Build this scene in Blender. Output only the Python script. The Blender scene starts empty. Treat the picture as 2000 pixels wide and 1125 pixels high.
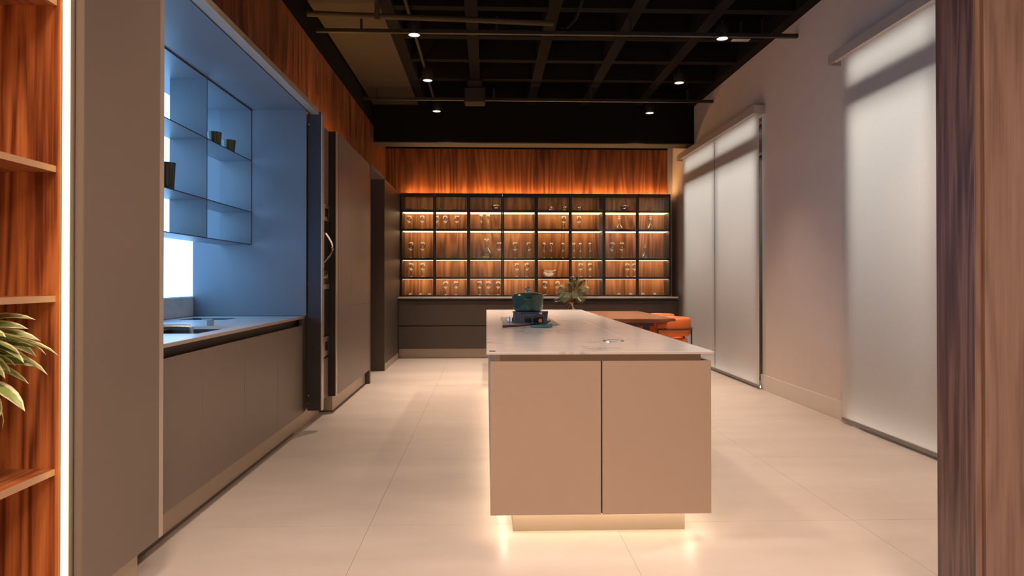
import bpy, bmesh, math, random
from mathutils import Vector, Matrix
random.seed(7)
SC = bpy.context.scene
COL = SC.collection
PI = math.pi

# ------------------------------------------------------------------ camera
F_PX = 1300.0
cam_d = bpy.data.cameras.new('camera')
cam = bpy.data.objects.new('camera', cam_d)
COL.objects.link(cam)
cam.location = (0, 0, 1.2)
cam.rotation_euler = (PI / 2 + math.atan(0.0067), 0, -math.atan(42 / F_PX))
cam_d.sensor_width = 36.0
cam_d.lens = 36.0 * F_PX / 2000.0
cam_d.shift_x = (1000 - 992) / 2000.0
cam_d.shift_y = (538.2 - 562.5) / 2000.0
cam_d.clip_start = 0.05
SC.camera = cam

# ------------------------------------------------------------------ world, exposure
W = bpy.data.worlds.new('World')
SC.world = W
W.use_nodes = True
W.node_tree.nodes['Background'].inputs[0].default_value = (1.0, 0.94, 0.88, 1)
W.node_tree.nodes['Background'].inputs[1].default_value = 5.6
SC.view_settings.view_transform = 'Standard'
SC.view_settings.look = 'None'
SC.view_settings.gamma = 1.0
SC.view_settings.use_curve_mapping = False
SC.view_settings.exposure = 0.0
SC.cycles.max_bounces = 8
SC.cycles.diffuse_bounces = 4
SC.cycles.glossy_bounces = 4
SC.cycles.transmission_bounces = 8
SC.cycles.transparent_max_bounces = 12
SC.cycles.caustics_reflective = False
SC.cycles.caustics_refractive = False
SC.cycles.sample_clamp_indirect = 4.0

# light levels (each lamp is built with its fitting further down)
DOWN_W = 385.0            # watts of each ceiling spotlight
DOWN_COL = (1.0, 0.735, 0.575)
ROOM_W = 310.0             # wide lamps of the room the viewer stands in
LED_COL = (1.0, 0.64, 0.33)
LED_SHELF = 3.4          # under-shelf strips in the display cabinets
LED_TOP = 82.0            # strips on top of the cabinets
LED_ISLAND = 30.0
LED_BOOK = 3.0
NICHE_COL = (0.26, 0.57, 1.0)
NICHE_E = 3.9

# ------------------------------------------------------------------ materials
def nt(name):
    m = bpy.data.materials.new(name); m.use_nodes = True
    t = m.node_tree; t.nodes.clear()
    out = t.nodes.new('ShaderNodeOutputMaterial')
    return m, t, out

def N(t, typ, **kw):
    n = t.nodes.new(typ)
    for k, v in kw.items():
        if k.startswith('i_'):
            n.inputs[k[2:].replace('_', ' ')].default_value = v
        else:
            setattr(n, k, v)
    return n

def c4(c): return (c[0], c[1], c[2], 1)

def plain(name, col, rough=0.5, metal=0.0, var=0.06, scale=6.0, bump=0.0, bscale=200.0, spec=0.5, coat=0.0):
    m, t, out = nt(name)
    b = N(t, 'ShaderNodeBsdfPrincipled')
    b.inputs['Roughness'].default_value = rough
    b.inputs['Metallic'].default_value = metal
    b.inputs['Specular IOR Level'].default_value = spec
    b.inputs['Coat Weight'].default_value = coat
    g = N(t, 'ShaderNodeNewGeometry')
    n = N(t, 'ShaderNodeTexNoise'); n.inputs['Scale'].default_value = scale; n.inputs['Detail'].default_value = 4
    t.links.new(g.outputs['Position'], n.inputs['Vector'])
    r = N(t, 'ShaderNodeMapRange')
    r.inputs['To Min'].default_value = 1 - var; r.inputs['To Max'].default_value = 1 + var
    t.links.new(n.outputs['Fac'], r.inputs['Value'])
    mx = N(t, 'ShaderNodeMix', data_type='RGBA', blend_type='MULTIPLY'); mx.inputs[0].default_value = 1
    mx.inputs[6].default_value = c4(col)
    t.links.new(r.outputs[0], mx.inputs[7])
    t.links.new(mx.outputs[2], b.inputs['Base Color'])
    if bump > 0:
        n2 = N(t, 'ShaderNodeTexNoise'); n2.inputs['Scale'].default_value = bscale; n2.inputs['Detail'].default_value = 3
        t.links.new(g.outputs['Position'], n2.inputs['Vector'])
        bp = N(t, 'ShaderNodeBump'); bp.inputs['Strength'].default_value = bump; bp.inputs['Distance'].default_value = 0.002
        t.links.new(n2.outputs['Fac'], bp.inputs['Height']); t.links.new(bp.outputs[0], b.inputs['Normal'])
    t.links.new(b.outputs[0], out.inputs[0])
    return m

def wood(name, dark, mid, light, axis='Z', width=1.0, rings=9.0, rough=0.38, stretch=0.10, fibre=0.5, ring=0.14):
    """figured walnut veneer: contour lines of a stretched noise field give cathedral grain"""
    m, t, out = nt(name)
    b = N(t, 'ShaderNodeBsdfPrincipled'); b.inputs['Roughness'].default_value = rough
    g = N(t, 'ShaderNodeNewGeometry'); oi = N(t, 'ShaderNodeObjectInfo')
    off = N(t, 'ShaderNodeVectorMath', operation='SCALE'); off.inputs[0].default_value = (3.7, 5.1, 2.3)
    t.links.new(oi.outputs['Random'], off.inputs['Scale'])
    ad = N(t, 'ShaderNodeVectorMath', operation='ADD')
    t.links.new(g.outputs['Position'], ad.inputs[0]); t.links.new(off.outputs[0], ad.inputs[1])
    s = {'X': (stretch, 1, 1), 'Y': (1, stretch, 1), 'Z': (1, 1, stretch)}[axis]
    mp = N(t, 'ShaderNodeMapping'); mp.inputs['Scale'].default_value = tuple(v / width for v in s)
    t.links.new(ad.outputs[0], mp.inputs[0])
    n = N(t, 'ShaderNodeTexNoise'); n.inputs['Scale'].default_value = 3.2; n.inputs['Detail'].default_value = 1.5; n.inputs['Roughness'].default_value = 0.4
    t.links.new(mp.outputs[0], n.inputs['Vector'])
    k = N(t, 'ShaderNodeMath', operation='MULTIPLY'); k.inputs[1].default_value = rings * 6.283
    t.links.new(n.outputs['Fac'], k.inputs[0])
    # wobble
    n3 = N(t, 'ShaderNodeTexNoise'); n3.inputs['Scale'].default_value = 14; n3.inputs['Detail'].default_value = 3
    t.links.new(mp.outputs[0], n3.inputs['Vector'])
    k3 = N(t, 'ShaderNodeMath', operation='MULTIPLY_ADD'); k3.inputs[1].default_value = 5.0
    t.links.new(n3.outputs['Fac'], k3.inputs[0]); t.links.new(k.outputs[0], k3.inputs[2])
    sn = N(t, 'ShaderNodeMath', operation='SINE'); t.links.new(k3.outputs[0], sn.inputs[0])
    # broad streaks
    n2 = N(t, 'ShaderNodeTexNoise'); n2.inputs['Scale'].default_value = 9; n2.inputs['Detail'].default_value = 3
    mp2 = N(t, 'ShaderNodeMapping'); mp2.inputs['Scale'].default_value = tuple((v if v == 1 else 0.05) / width for v in s)
    t.links.new(ad.outputs[0], mp2.inputs[0]); t.links.new(mp2.outputs[0], n2.inputs['Vector'])
    # fibres
    n4 = N(t, 'ShaderNodeTexNoise'); n4.inputs['Scale'].default_value = 150; n4.inputs['Detail'].default_value = 2
    mp4 = N(t, 'ShaderNodeMapping'); mp4.inputs['Scale'].default_value = tuple(v if v == 1 else 0.02 for v in s)
    t.links.new(ad.outputs[0], mp4.inputs[0]); t.links.new(mp4.outputs[0], n4.inputs['Vector'])
    a1 = N(t, 'ShaderNodeMath', operation='MULTIPLY_ADD'); a1.inputs[1].default_value = ring; a1.inputs[2].default_value = -0.12
    t.links.new(sn.outputs[0], a1.inputs[0])
    a2 = N(t, 'ShaderNodeMath', operation='MULTIPLY_ADD'); a2.inputs[1].default_value = 0.74
    t.links.new(n2.outputs['Fac'], a2.inputs[0]); t.links.new(a1.outputs[0], a2.inputs[2])
    a3 = N(t, 'ShaderNodeMath', operation='MULTIPLY_ADD'); a3.inputs[1].default_value = fibre
    t.links.new(n4.outputs['Fac'], a3.inputs[0]); t.links.new(a2.outputs[0], a3.inputs[2])
    cr = N(t, 'ShaderNodeValToRGB')
    e = cr.color_ramp.elements
    e[0].position = 0.2; e[0].color = c4(dark)
    e[1].position = 0.85; e[1].color = c4(light)
    x = cr.color_ramp.elements.new(0.5); x.color = c4(mid)
    t.links.new(a3.outputs[0], cr.inputs[0]); t.links.new(cr.outputs[0], b.inputs['Base Color'])
    bp = N(t, 'ShaderNodeBump'); bp.inputs['Strength'].default_value = 0.12; bp.inputs['Distance'].default_value = 0.001
    t.links.new(n4.outputs['Fac'], bp.inputs['Height']); t.links.new(bp.outputs[0], b.inputs['Normal'])
    t.links.new(b.outputs[0], out.inputs[0])
    return m

def stone(name, base, vein, rough=0.22, vein_amt=0.5):
    m, t, out = nt(name)
    b = N(t, 'ShaderNodeBsdfPrincipled'); b.inputs['Roughness'].default_value = rough
    g = N(t, 'ShaderNodeNewGeometry')
    n = N(t, 'ShaderNodeTexNoise'); n.inputs['Scale'].default_value = 1.3; n.inputs['Detail'].default_value = 8; n.inputs['Distortion'].default_value = 1.2
    t.links.new(g.outputs['Position'], n.inputs['Vector'])
    s = N(t, 'ShaderNodeMath', operation='SUBTRACT'); s.inputs[1].default_value = 0.5; t.links.new(n.outputs['Fac'], s.inputs[0])
    a = N(t, 'ShaderNodeMath', operation='ABSOLUTE'); t.links.new(s.outputs[0], a.inputs[0])
    r = N(t, 'ShaderNodeMapRange'); r.inputs['From Max'].default_value = 0.018; r.inputs['To Min'].default_value = vein_amt; r.inputs['To Max'].default_value = 0
    t.links.new(a.outputs[0], r.inputs['Value'])
    n2 = N(t, 'ShaderNodeTexNoise'); n2.inputs['Scale'].default_value = 2.1; n2.inputs['Detail'].default_value = 3
    t.links.new(g.outputs['Position'], n2.inputs['Vector'])
    mm = N(t, 'ShaderNodeMapRange'); mm.inputs['From Min'].default_value = 0.45; mm.inputs['From Max'].default_value = 0.62
    t.links.new(n2.outputs['Fac'], mm.inputs['Value'])
    f = N(t, 'ShaderNodeMath', operation='MULTIPLY'); t.links.new(r.outputs[0], f.inputs[0]); t.links.new(mm.outputs[0], f.inputs[1])
    n5 = N(t, 'ShaderNodeTexNoise'); n5.inputs['Scale'].default_value = 5; n5.inputs['Detail'].default_value = 5
    t.links.new(g.outputs['Position'], n5.inputs['Vector'])
    r5 = N(t, 'ShaderNodeMapRange'); r5.inputs['To Min'].default_value = 0.9; r5.inputs['To Max'].default_value = 1.08
    t.links.new(n5.outputs['Fac'], r5.inputs['Value'])
    mx0 = N(t, 'ShaderNodeMix', data_type='RGBA', blend_type='MULTIPLY'); mx0.inputs[0].default_value = 1; mx0.inputs[6].default_value = c4(base)
    t.links.new(r5.outputs[0], mx0.inputs[7])
    mx = N(t, 'ShaderNodeMix', data_type='RGBA'); mx.inputs[7].default_value = c4(vein)
    t.links.new(f.outputs[0], mx.inputs[0]); t.links.new(mx0.outputs[2], mx.inputs[6]); t.links.new(mx.outputs[2], b.inputs['Base Color'])
    t.links.new(b.outputs[0], out.inputs[0])
    return m

def emit(name, col, s):
    m, t, out = nt(name)
    e = N(t, 'ShaderNodeEmission'); e.inputs[0].default_value = c4(col); e.inputs[1].default_value = s
    t.links.new(e.outputs[0], out.inputs[0])
    return m

def pane_mat(name, tint=(1, 1, 1), ior=1.45, rough=0.02):
    m, t, out = nt(name)
    f = N(t, 'ShaderNodeFresnel'); f.inputs[0].default_value = ior
    tr = N(t, 'ShaderNodeBsdfTransparent'); tr.inputs[0].default_value = c4(tint)
    gl = N(t, 'ShaderNodeBsdfGlossy'); gl.inputs['Roughness'].default_value = rough
    mx = N(t, 'ShaderNodeMixShader')
    t.links.new(f.outputs[0], mx.inputs[0]); t.links.new(tr.outputs[0], mx.inputs[1]); t.links.new(gl.outputs[0], mx.inputs[2])
    t.links.new(mx.outputs[0], out.inputs[0])
    return m

def crystal_mat(name):
    m, t, out = nt(name)
    lw = N(t, 'ShaderNodeLayerWeight'); lw.inputs[0].default_value = 0.5
    p = N(t, 'ShaderNodeMath', operation='POWER'); p.inputs[1].default_value = 3.0
    t.links.new(lw.outputs['Facing'], p.inputs[0])
    a = N(t, 'ShaderNodeMath', operation='MULTIPLY_ADD'); a.inputs[1].default_value = 0.55; a.inputs[2].default_value = 0.20
    t.links.new(p.outputs[0], a.inputs[0])
    tr = N(t, 'ShaderNodeBsdfTransparent'); tr.inputs[0].default_value = (0.985, 0.985, 0.985, 1)
    gl = N(t, 'ShaderNodeBsdfGlossy'); gl.inputs['Roughness'].default_value = 0.06
    mx = N(t, 'ShaderNodeMixShader')
    t.links.new(a.outputs[0], mx.inputs[0]); t.links.new(tr.outputs[0], mx.inputs[1]); t.links.new(gl.outputs[0], mx.inputs[2])
    t.links.new(mx.outputs[0], out.inputs[0])
    return m

def glass_mat(name, col=(1, 1, 1), rough=0.0):
    m, t, out = nt(name)
    g = N(t, 'ShaderNodeBsdfGlass'); g.inputs['IOR'].default_value = 1.5; g.inputs['Roughness'].default_value = rough
    g.inputs['Color'].default_value = c4(col)
    t.links.new(g.outputs[0], out.inputs[0])
    return m

def fabric_mat(name, col, transl=0.5):
    m, t, out = nt(name)
    g = N(t, 'ShaderNodeNewGeometry')
    mp = N(t, 'ShaderNodeMapping'); mp.inputs['Scale'].default_value = (1, 1, 1)
    t.links.new(g.outputs['Position'], mp.inputs[0])
    n = N(t, 'ShaderNodeTexNoise'); n.inputs['Scale'].default_value = 60; n.inputs['Detail'].default_value = 2
    t.links.new(mp.outputs[0], n.inputs['Vector'])
    r = N(t, 'ShaderNodeMapRange'); r.inputs['To Min'].default_value = 0.95; r.inputs['To Max'].default_value = 1.04
    t.links.new(n.outputs['Fac'], r.inputs['Value'])
    mx = N(t, 'ShaderNodeMix', data_type='RGBA', blend_type='MULTIPLY'); mx.inputs[0].default_value = 1; mx.inputs[6].default_value = c4(col)
    t.links.new(r.outputs[0], mx.inputs[7])
    d = N(t, 'ShaderNodeBsdfDiffuse'); tl = N(t, 'ShaderNodeBsdfTranslucent')
    t.links.new(mx.outputs[2], d.inputs[0]); t.links.new(mx.outputs[2], tl.inputs[0])
    ms = N(t, 'ShaderNodeMixShader'); ms.inputs[0].default_value = transl
    t.links.new(d.outputs[0], ms.inputs[1]); t.links.new(tl.outputs[0], ms.inputs[2]); t.links.new(ms.outputs[0], out.inputs[0])
    return m

def leaf_mat(name, mid, edge, e0, e1):
    m, t, out = nt(name)
    uv = N(t, 'ShaderNodeUVMap'); sp = N(t, 'ShaderNodeSeparateXYZ'); t.links.new(uv.outputs[0], sp.inputs[0])
    s = N(t, 'ShaderNodeMath', operation='SUBTRACT'); s.inputs[1].default_value = 0.5; t.links.new(sp.outputs[0], s.inputs[0])
    a = N(t, 'ShaderNodeMath', operation='ABSOLUTE'); t.links.new(s.outputs[0], a.inputs[0])
    n = N(t, 'ShaderNodeTexNoise'); n.inputs['Scale'].default_value = 60
    g = N(t, 'ShaderNodeNewGeometry'); t.links.new(g.outputs['Position'], n.inputs['Vector'])
    ad = N(t, 'ShaderNodeMath', operation='MULTIPLY_ADD'); ad.inputs[1].default_value = 0.12
    t.links.new(n.outputs['Fac'], ad.inputs[0]); t.links.new(a.outputs[0], ad.inputs[2])
    r = N(t, 'ShaderNodeMapRange', interpolation_type='SMOOTHSTEP'); r.inputs['From Min'].default_value = e0; r.inputs['From Max'].default_value = e1
    t.links.new(ad.outputs[0], r.inputs['Value'])
    mx = N(t, 'ShaderNodeMix', data_type='RGBA'); mx.inputs[6].default_value = c4(mid); mx.inputs[7].default_value = c4(edge)
    t.links.new(r.outputs[0], mx.inputs[0])
    b = N(t, 'ShaderNodeBsdfPrincipled'); b.inputs['Roughness'].default_value = 0.4
    t.links.new(mx.outputs[2], b.inputs['Base Color'])
    t.links.new(b.outputs[0], out.inputs[0])
    return m

def floor_mat(name):
    m, t, out = nt(name)
    b = N(t, 'ShaderNodeBsdfPrincipled')
    g = N(t, 'ShaderNodeNewGeometry')
    n = N(t, 'ShaderNodeTexNoise'); n.inputs['Scale'].default_value = 1.1; n.inputs['Detail'].default_value = 6; n.inputs['Roughness'].default_value = 0.6
    mp = N(t, 'ShaderNodeMapping'); mp.inputs['Scale'].default_value = (0.7, 2.0, 1)
    t.links.new(g.outputs['Position'], mp.inputs[0]); t.links.new(mp.outputs[0], n.inputs['Vector'])
    cr = N(t, 'ShaderNodeValToRGB'); e = cr.color_ramp.elements
    e[0].position = 0.3; e[0].color = (0.53, 0.465, 0.405, 1)
    e[1].position = 0.7; e[1].color = (0.63, 0.565, 0.505, 1)
    t.links.new(n.outputs['Fac'], cr.inputs[0]); t.links.new(cr.outputs[0], b.inputs['Base Color'])
    n2 = N(t, 'ShaderNodeTexNoise'); n2.inputs['Scale'].default_value = 9; n2.inputs['Detail'].default_value = 4
    t.links.new(g.outputs['Position'], n2.inputs['Vector'])
    r = N(t, 'ShaderNodeMapRange'); r.inputs['To Min'].default_value = 0.30; r.inputs['To Max'].default_value = 0.46
    t.links.new(n2.outputs['Fac'], r.inputs['Value']); t.links.new(r.outputs[0], b.inputs['Roughness'])
    t.links.new(b.outputs[0], out.inputs[0])
    return m

MT = {}
MT['floor'] = floor_mat('porcelain_tile')
MT['grout'] = plain('grout', (0.52, 0.46, 0.40), 0.9)
MT['plaster'] = plain('plaster', (0.70, 0.61, 0.54), 0.85, var=0.03, bump=0.25, bscale=160)
MT['white_wall'] = plain('white_paint', (0.74, 0.70, 0.65), 0.8, var=0.02)
MT['skirting'] = plain('skirting_paint', (0.72, 0.66, 0.58), 0.5, var=0.02)
MT['black'] = plain('black_paint', (0.008, 0.0065, 0.0055), 0.9, var=0.2, spec=0.12)
MT['blackmetal'] = plain('black_metal', (0.022, 0.019, 0.017), 0.45)
MT['ceil_panel'] = plain('dark_taupe_ceiling', (0.066, 0.049, 0.029), 0.85, spec=0.2)
MT['slab'] = plain('slab_paint', (0.0080, 0.0060, 0.0048), 0.9, var=0.2, spec=0.15)
MT['beam_soffit'] = plain('beige_soffit', (0.055, 0.044, 0.03), 0.7)
MT['taupe'] = plain('taupe_lacquer', (0.180, 0.140, 0.114), 0.42, var=0.03, scale=3, bump=0.06, bscale=700)
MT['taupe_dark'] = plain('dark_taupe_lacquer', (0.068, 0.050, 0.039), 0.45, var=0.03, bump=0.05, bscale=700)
MT['folded'] = plain('dark_bronze_lacquer', (0.034, 0.028, 0.027), 0.36)
MT['gola'] = plain('dark_bronze_channel', (0.035, 0.026, 0.02), 0.4, metal=0.3)
MT['speaker'] = plain('speaker_case', (0.022, 0.017, 0.014), 0.7, spec=0.2)
MT['channel'] = plain('bronze_channel', (0.25, 0.175, 0.12), 0.4, metal=0.2)
MT['alu'] = plain('champagne_aluminium', (0.62, 0.54, 0.45), 0.35, metal=0.6)
MT['plinth'] = plain('champagne_plinth', (0.46, 0.385, 0.30), 0.4, metal=0.35)
MT['plinth_shade'] = plain('plinth_shade_strip', (0.12, 0.09, 0.065), 0.6)  # dark colour standing in for the shadow along the plinth foot
MT['island'] = plain('sand_lacquer', (0.44, 0.325, 0.25), 0.4, var=0.03, scale=3, bump=0.05, bscale=700)
MT['stone'] = stone('veined_stone', (0.62, 0.590, 0.570), (0.20, 0.17, 0.15))
MT['stone2'] = stone('grey_stone', (0.56, 0.55, 0.53), (0.3, 0.29, 0.28), 0.3)
MT['splash'] = stone('pale_splash_stone', (0.80, 0.77, 0.72), (0.5, 0.48, 0.45), 0.4)
MT['wood_wall'] = wood('walnut_cladding', (0.055, 0.016, 0.006), (0.20, 0.058, 0.018), (0.40, 0.135, 0.042))
MT['wood_cab'] = wood('walnut_back_panel', (0.12, 0.046, 0.016), (0.37, 0.155, 0.053), (0.62, 0.30, 0.115), width=0.8)
MT['wood_book'] = wood('walnut_bookcase', (0.15, 0.038, 0.012), (0.42, 0.120, 0.033), (0.62, 0.215, 0.062), width=0.34, rings=6, stretch=0.06, ring=0.24)
MT['wood_shelf'] = wood('walnut_shelf', (0.12, 0.035, 0.014), (0.32, 0.10, 0.035), (0.46, 0.17, 0.06), axis='Y', width=0.4)
MT['wood_edge'] = plain('walnut_edge', (0.46, 0.27, 0.15), 0.45, var=0.1)
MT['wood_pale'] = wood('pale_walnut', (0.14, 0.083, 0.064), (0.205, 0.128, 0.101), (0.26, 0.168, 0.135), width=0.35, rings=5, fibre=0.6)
MT['wood_shaded'] = wood('shaded_walnut', (0.04, 0.02, 0.018), (0.10, 0.055, 0.048), (0.19, 0.11, 0.095), width=0.24, rings=7, stretch=0.05)  # pillar walnut, the side face's shade put into the colour
MT['gap_brown'] = plain('gap_brown', (0.20, 0.075, 0.025), 0.6)
MT['wood_table'] = wood('table_walnut', (0.06, 0.018, 0.008), (0.19, 0.060, 0.022), (0.34, 0.125, 0.05), axis='X', width=0.5)
MT['niche_metal'] = plain('grey_sheet_metal', (0.125, 0.14, 0.16), 0.4)
MT['lining'] = plain('blue_lit_lining', (0.150, 0.172, 0.205), 0.45, var=0.03, scale=3)  # taupe lacquer with the panel's blue light put into the colour
MT['niche_edge'] = plain('dark_sheet_edge', (0.03, 0.035, 0.045), 0.4)
MT['niche_light'] = emit('cool_light_panel', NICHE_COL, NICHE_E)
MT['steel'] = plain('brushed_steel', (0.55, 0.53, 0.5), 0.3, metal=1.0)
MT['chrome'] = plain('chrome', (0.8, 0.79, 0.77), 0.1, metal=1.0)
MT['basin'] = plain('dark_steel_basin', (0.10, 0.105, 0.11), 0.35, metal=0.8)
MT['blackglass'] = plain('black_glass', (0.012, 0.012, 0.013), 0.08)
MT['oven_face'] = plain('oven_face', (0.02, 0.019, 0.018), 0.25)
MT['hob'] = plain('hob_glass_sheen', (0.30, 0.28, 0.265), 0.4, spec=0.4)  # dark glass, its pale reflection put into the base colour
MT['pane'] = pane_mat('cabinet_glass')
MT['window_glass'] = pane_mat('window_glass', (0.95, 0.97, 0.97))
MT['glass'] = crystal_mat('clear_crystal')
MT['olive_glass'] = plain('olive_glass', (0.045, 0.05, 0.022), 0.2)
MT['green_glass'] = plain('dark_green_glass', (0.010, 0.030, 0.022), 0.2)
MT['fabric'] = fabric_mat('roller_blind_fabric', (0.82, 0.765, 0.705), 0.42)
MT['rail'] = plain('blind_rail', (0.52, 0.475, 0.43), 0.45, metal=0.2)
MT['rail_dark'] = plain('hem_bar', (0.30, 0.28, 0.26), 0.4, metal=0.5)
MT['winframe'] = plain('window_frame', (0.055, 0.058, 0.062), 0.5)
MT['concrete'] = plain('concrete', (0.3, 0.29, 0.28), 0.9)
MT['enamel'] = plain('green_enamel', (0.020, 0.078, 0.060), 0.16, coat=0.5)
MT['enamel_teal'] = plain('teal_enamel', (0.05, 0.17, 0.155), 0.2, coat=0.4)
MT['cast'] = plain('navy_cast_iron', (0.052, 0.068, 0.115), 0.3)
MT['brownwood'] = plain('dark_handle_wood', (0.06, 0.030, 0.02), 0.4)
MT['blackspoon'] = plain('black_nylon', (0.012, 0.012, 0.012), 0.35)
MT['copper'] = plain('copper', (0.75, 0.36, 0.22), 0.25, metal=1.0)
MT['brass'] = plain('brass', (0.72, 0.50, 0.24), 0.22, metal=1.0)
MT['orange'] = plain('orange_leather', (0.70, 0.165, 0.03), 0.5, var=0.08, bump=0.15, bscale=250)
MT['bronze'] = plain('bronze_tube', (0.085, 0.065, 0.05), 0.35, metal=0.8)
MT['pot'] = plain('white_ceramic', (0.6, 0.57, 0.52), 0.4)
MT['soil'] = plain('soil', (0.04, 0.028, 0.02), 0.95)
MT['leaf_var'] = leaf_mat('variegated_leaf', (0.27, 0.34, 0.10), (0.85, 0.78, 0.48), 0.33, 0.45)
MT['leaf'] = leaf_mat('green_leaf', (0.085, 0.115, 0.048), (0.20, 0.235, 0.10), 0.2, 0.6)
MT['leaf_dark'] = leaf_mat('dark_green_leaf', (0.03, 0.042, 0.02), (0.07, 0.085, 0.04), 0.25, 0.55)
MT['stem'] = plain('stem', (0.16, 0.17, 0.07), 0.5)
MT['led_shelf'] = emit('warm_led_shelf', LED_COL, LED_SHELF)
MT['top_row_fill'] = emit('warm_top_row_fill', LED_COL, 16.0)  # fill for the top row, which has no strip of its own
MT['led_top'] = emit('warm_led_top', (1.0, 0.54, 0.20), LED_TOP)
MT['led_island'] = emit('warm_led_island', (1.0, 0.77, 0.53), LED_ISLAND)
MT['led_book'] = emit('warm_led_bookcase', (1.0, 0.72, 0.37), LED_BOOK)
MT['lens'] = emit('spot_lens', (1.0, 0.80, 0.62), 3.0)
MT['socket_led'] = emit('socket_led', (0.7, 0.9, 1.0), 2.0)

# ------------------------------------------------------------------ mesh helpers
ORG = {}

class B:
    """collects shapes in world coordinates"""
    def __init__(s): s.bm = bmesh.new()
    def box(s, x0, x1, y0, y1, z0, z1, bevel=0.0, seg=1):
        r = bmesh.ops.create_cube(s.bm, size=1)
        vs = r['verts']
        for v in vs:
            v.co = Vector((x0 + (v.co.x + .5) * (x1 - x0), y0 + (v.co.y + .5) * (y1 - y0), z0 + (v.co.z + .5) * (z1 - z0)))
        if bevel > 0:
            es = list({e for v in vs for e in v.link_edges})
            bmesh.ops.bevel(s.bm, geom=es, offset=bevel, segments=seg, affect='EDGES', profile=0.5)
        return s
    def cyl(s, c, r, z0, z1, seg=24, r2=None):
        return s.lathe([(0, z0), (r, z0), (r2 if r2 is not None else r, z1), (0, z1)], c, seg)
    def lathe(s, prof, c=(0, 0), seg=24, zoff=0.0):
        rings = []
        for (r, z) in prof:
            if r < 1e-6:
                rings.append([s.bm.verts.new((c[0], c[1], z + zoff))])
            else:
                rings.append([s.bm.verts.new((c[0] + r * math.cos(2 * PI * i / seg), c[1] + r * math.sin(2 * PI * i / seg), z + zoff)) for i in range(seg)])
        for a, b in zip(rings, rings[1:]):
            for i in range(seg):
                j = (i + 1) % seg
                try:
                    if len(a) == 1 and len(b) == 1: continue
                    if len(a) == 1: s.bm.faces.new((a[0], b[j], b[i]))
                    elif len(b) == 1: s.bm.faces.new((a[i], a[j], b[0]))
                    else: s.bm.faces.new((a[i], a[j], b[j], b[i]))
                except ValueError: pass
        return s
    def tube(s, pts, r, seg=10, cap=True, r_end=None):
        pts = [Vector(p) for p in pts]; rings = []
        up = Vector((0, 0, 1))
        for i, p in enumerate(pts):
            d = (pts[min(i + 1, len(pts) - 1)] - pts[max(i - 1, 0)]).normalized()
            a = d.cross(up)
            if a.length < 1e-3: a = d.cross(Vector((1, 0, 0)))
            a.normalize(); b2 = d.cross(a).normalized()
            rr = r if r_end is None else r + (r_end - r) * i / (len(pts) - 1)
            rings.append([s.bm.verts.new(p + a * rr * math.cos(2 * PI * k / seg) + b2 * rr * math.sin(2 * PI * k / seg)) for k in range(seg)])
        for A, C in zip(rings, rings[1:]):
            for k in range(seg):
                s.bm.faces.new((A[k], A[(k + 1) % seg], C[(k + 1) % seg], C[k]))
        if cap:
            s.bm.faces.new(rings[0][::-1]); s.bm.faces.new(rings[-1])
        return s
    def sweep(s, path, prof):
        """closed profile prof [(n,z)] swept along a flat path of (x,y,nx,ny,z)"""
        rings = []
        for (x, y, nx, ny, z) in path:
            rings.append([s.bm.verts.new((x + nx * a, y + ny * a, z + b)) for (a, b) in prof])
        k = len(prof)
        for A, C in zip(rings, rings[1:]):
            for i in range(k):
                s.bm.faces.new((A[i], A[(i + 1) % k], C[(i + 1) % k], C[i]))
        s.bm.faces.new(rings[0][::-1]); s.bm.faces.new(rings[-1])
        return s
    def prism(s, poly, axis, a0, a1):
        """extrude polygon [(p,q)] along axis"""
        def mk(p, q, a):
            return {'X': (a, p, q), 'Y': (p, a, q), 'Z': (p, q, a)}[axis]
        A = [s.bm.verts.new(mk(p, q, a0)) for p, q in poly]; C = [s.bm.verts.new(mk(p, q, a1)) for p, q in poly]
        n = len(poly)
        s.bm.faces.new(A); s.bm.faces.new(C[::-1])
        for i in range(n): s.bm.faces.new((A[i], C[i], C[(i + 1) % n], A[(i + 1) % n]))
        return s
    def obj(s, name, mat, parent=None, smooth=False):
        bm = s.bm
        bmesh.ops.recalc_face_normals(bm, faces=bm.faces[:])
        xs = [v.co for v in bm.verts]
        lo = Vector((min(v.x for v in xs), min(v.y for v in xs), min(v.z for v in xs)))
        hi = Vector((max(v.x for v in xs), max(v.y for v in xs), max(v.z for v in xs)))
        o0 = Vector(((lo.x + hi.x) / 2, (lo.y + hi.y) / 2, lo.z))
        for v in bm.verts: v.co -= o0
        me = bpy.data.meshes.new(name)
        bm.to_mesh(me); bm.free()
        for m in (mat if isinstance(mat, (list, tuple)) else [mat]):
            me.materials.append(MT[m])
        if smooth:
            for p in me.polygons: p.use_smooth = True
            try: me.set_sharp_from_angle(angle=math.radians(40))
            except Exception: pass
        o = bpy.data.objects.new(name, me); COL.objects.link(o)
        if parent is not None:
            o.parent = parent; o.location = o0 - ORG[parent.name]
        else:
            o.location = o0
        ORG[o.name] = o0
        return o

def tag(o, label, cat, group=None):
    o['label'] = label; o['category'] = cat
    if group: o['group'] = group
    return o

def thing(name, label, cat, loc, group=None):
    o = bpy.data.objects.new(name, None); COL.objects.link(o)
    o.empty_display_size = 0.1
    o.location = loc; ORG[o.name] = Vector(loc)
    return tag(o, label, cat, group)

def struct(o, label=None):
    o['kind'] = 'structure'
    if label: o['label'] = label
    return o

def bx(name, mat, parent, x0, x1, y0, y1, z0, z1, bevel=0.0, seg=1):
    return B().box(x0, x1, y0, y1, z0, z1, bevel, seg).obj(name, mat, parent)

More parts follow.
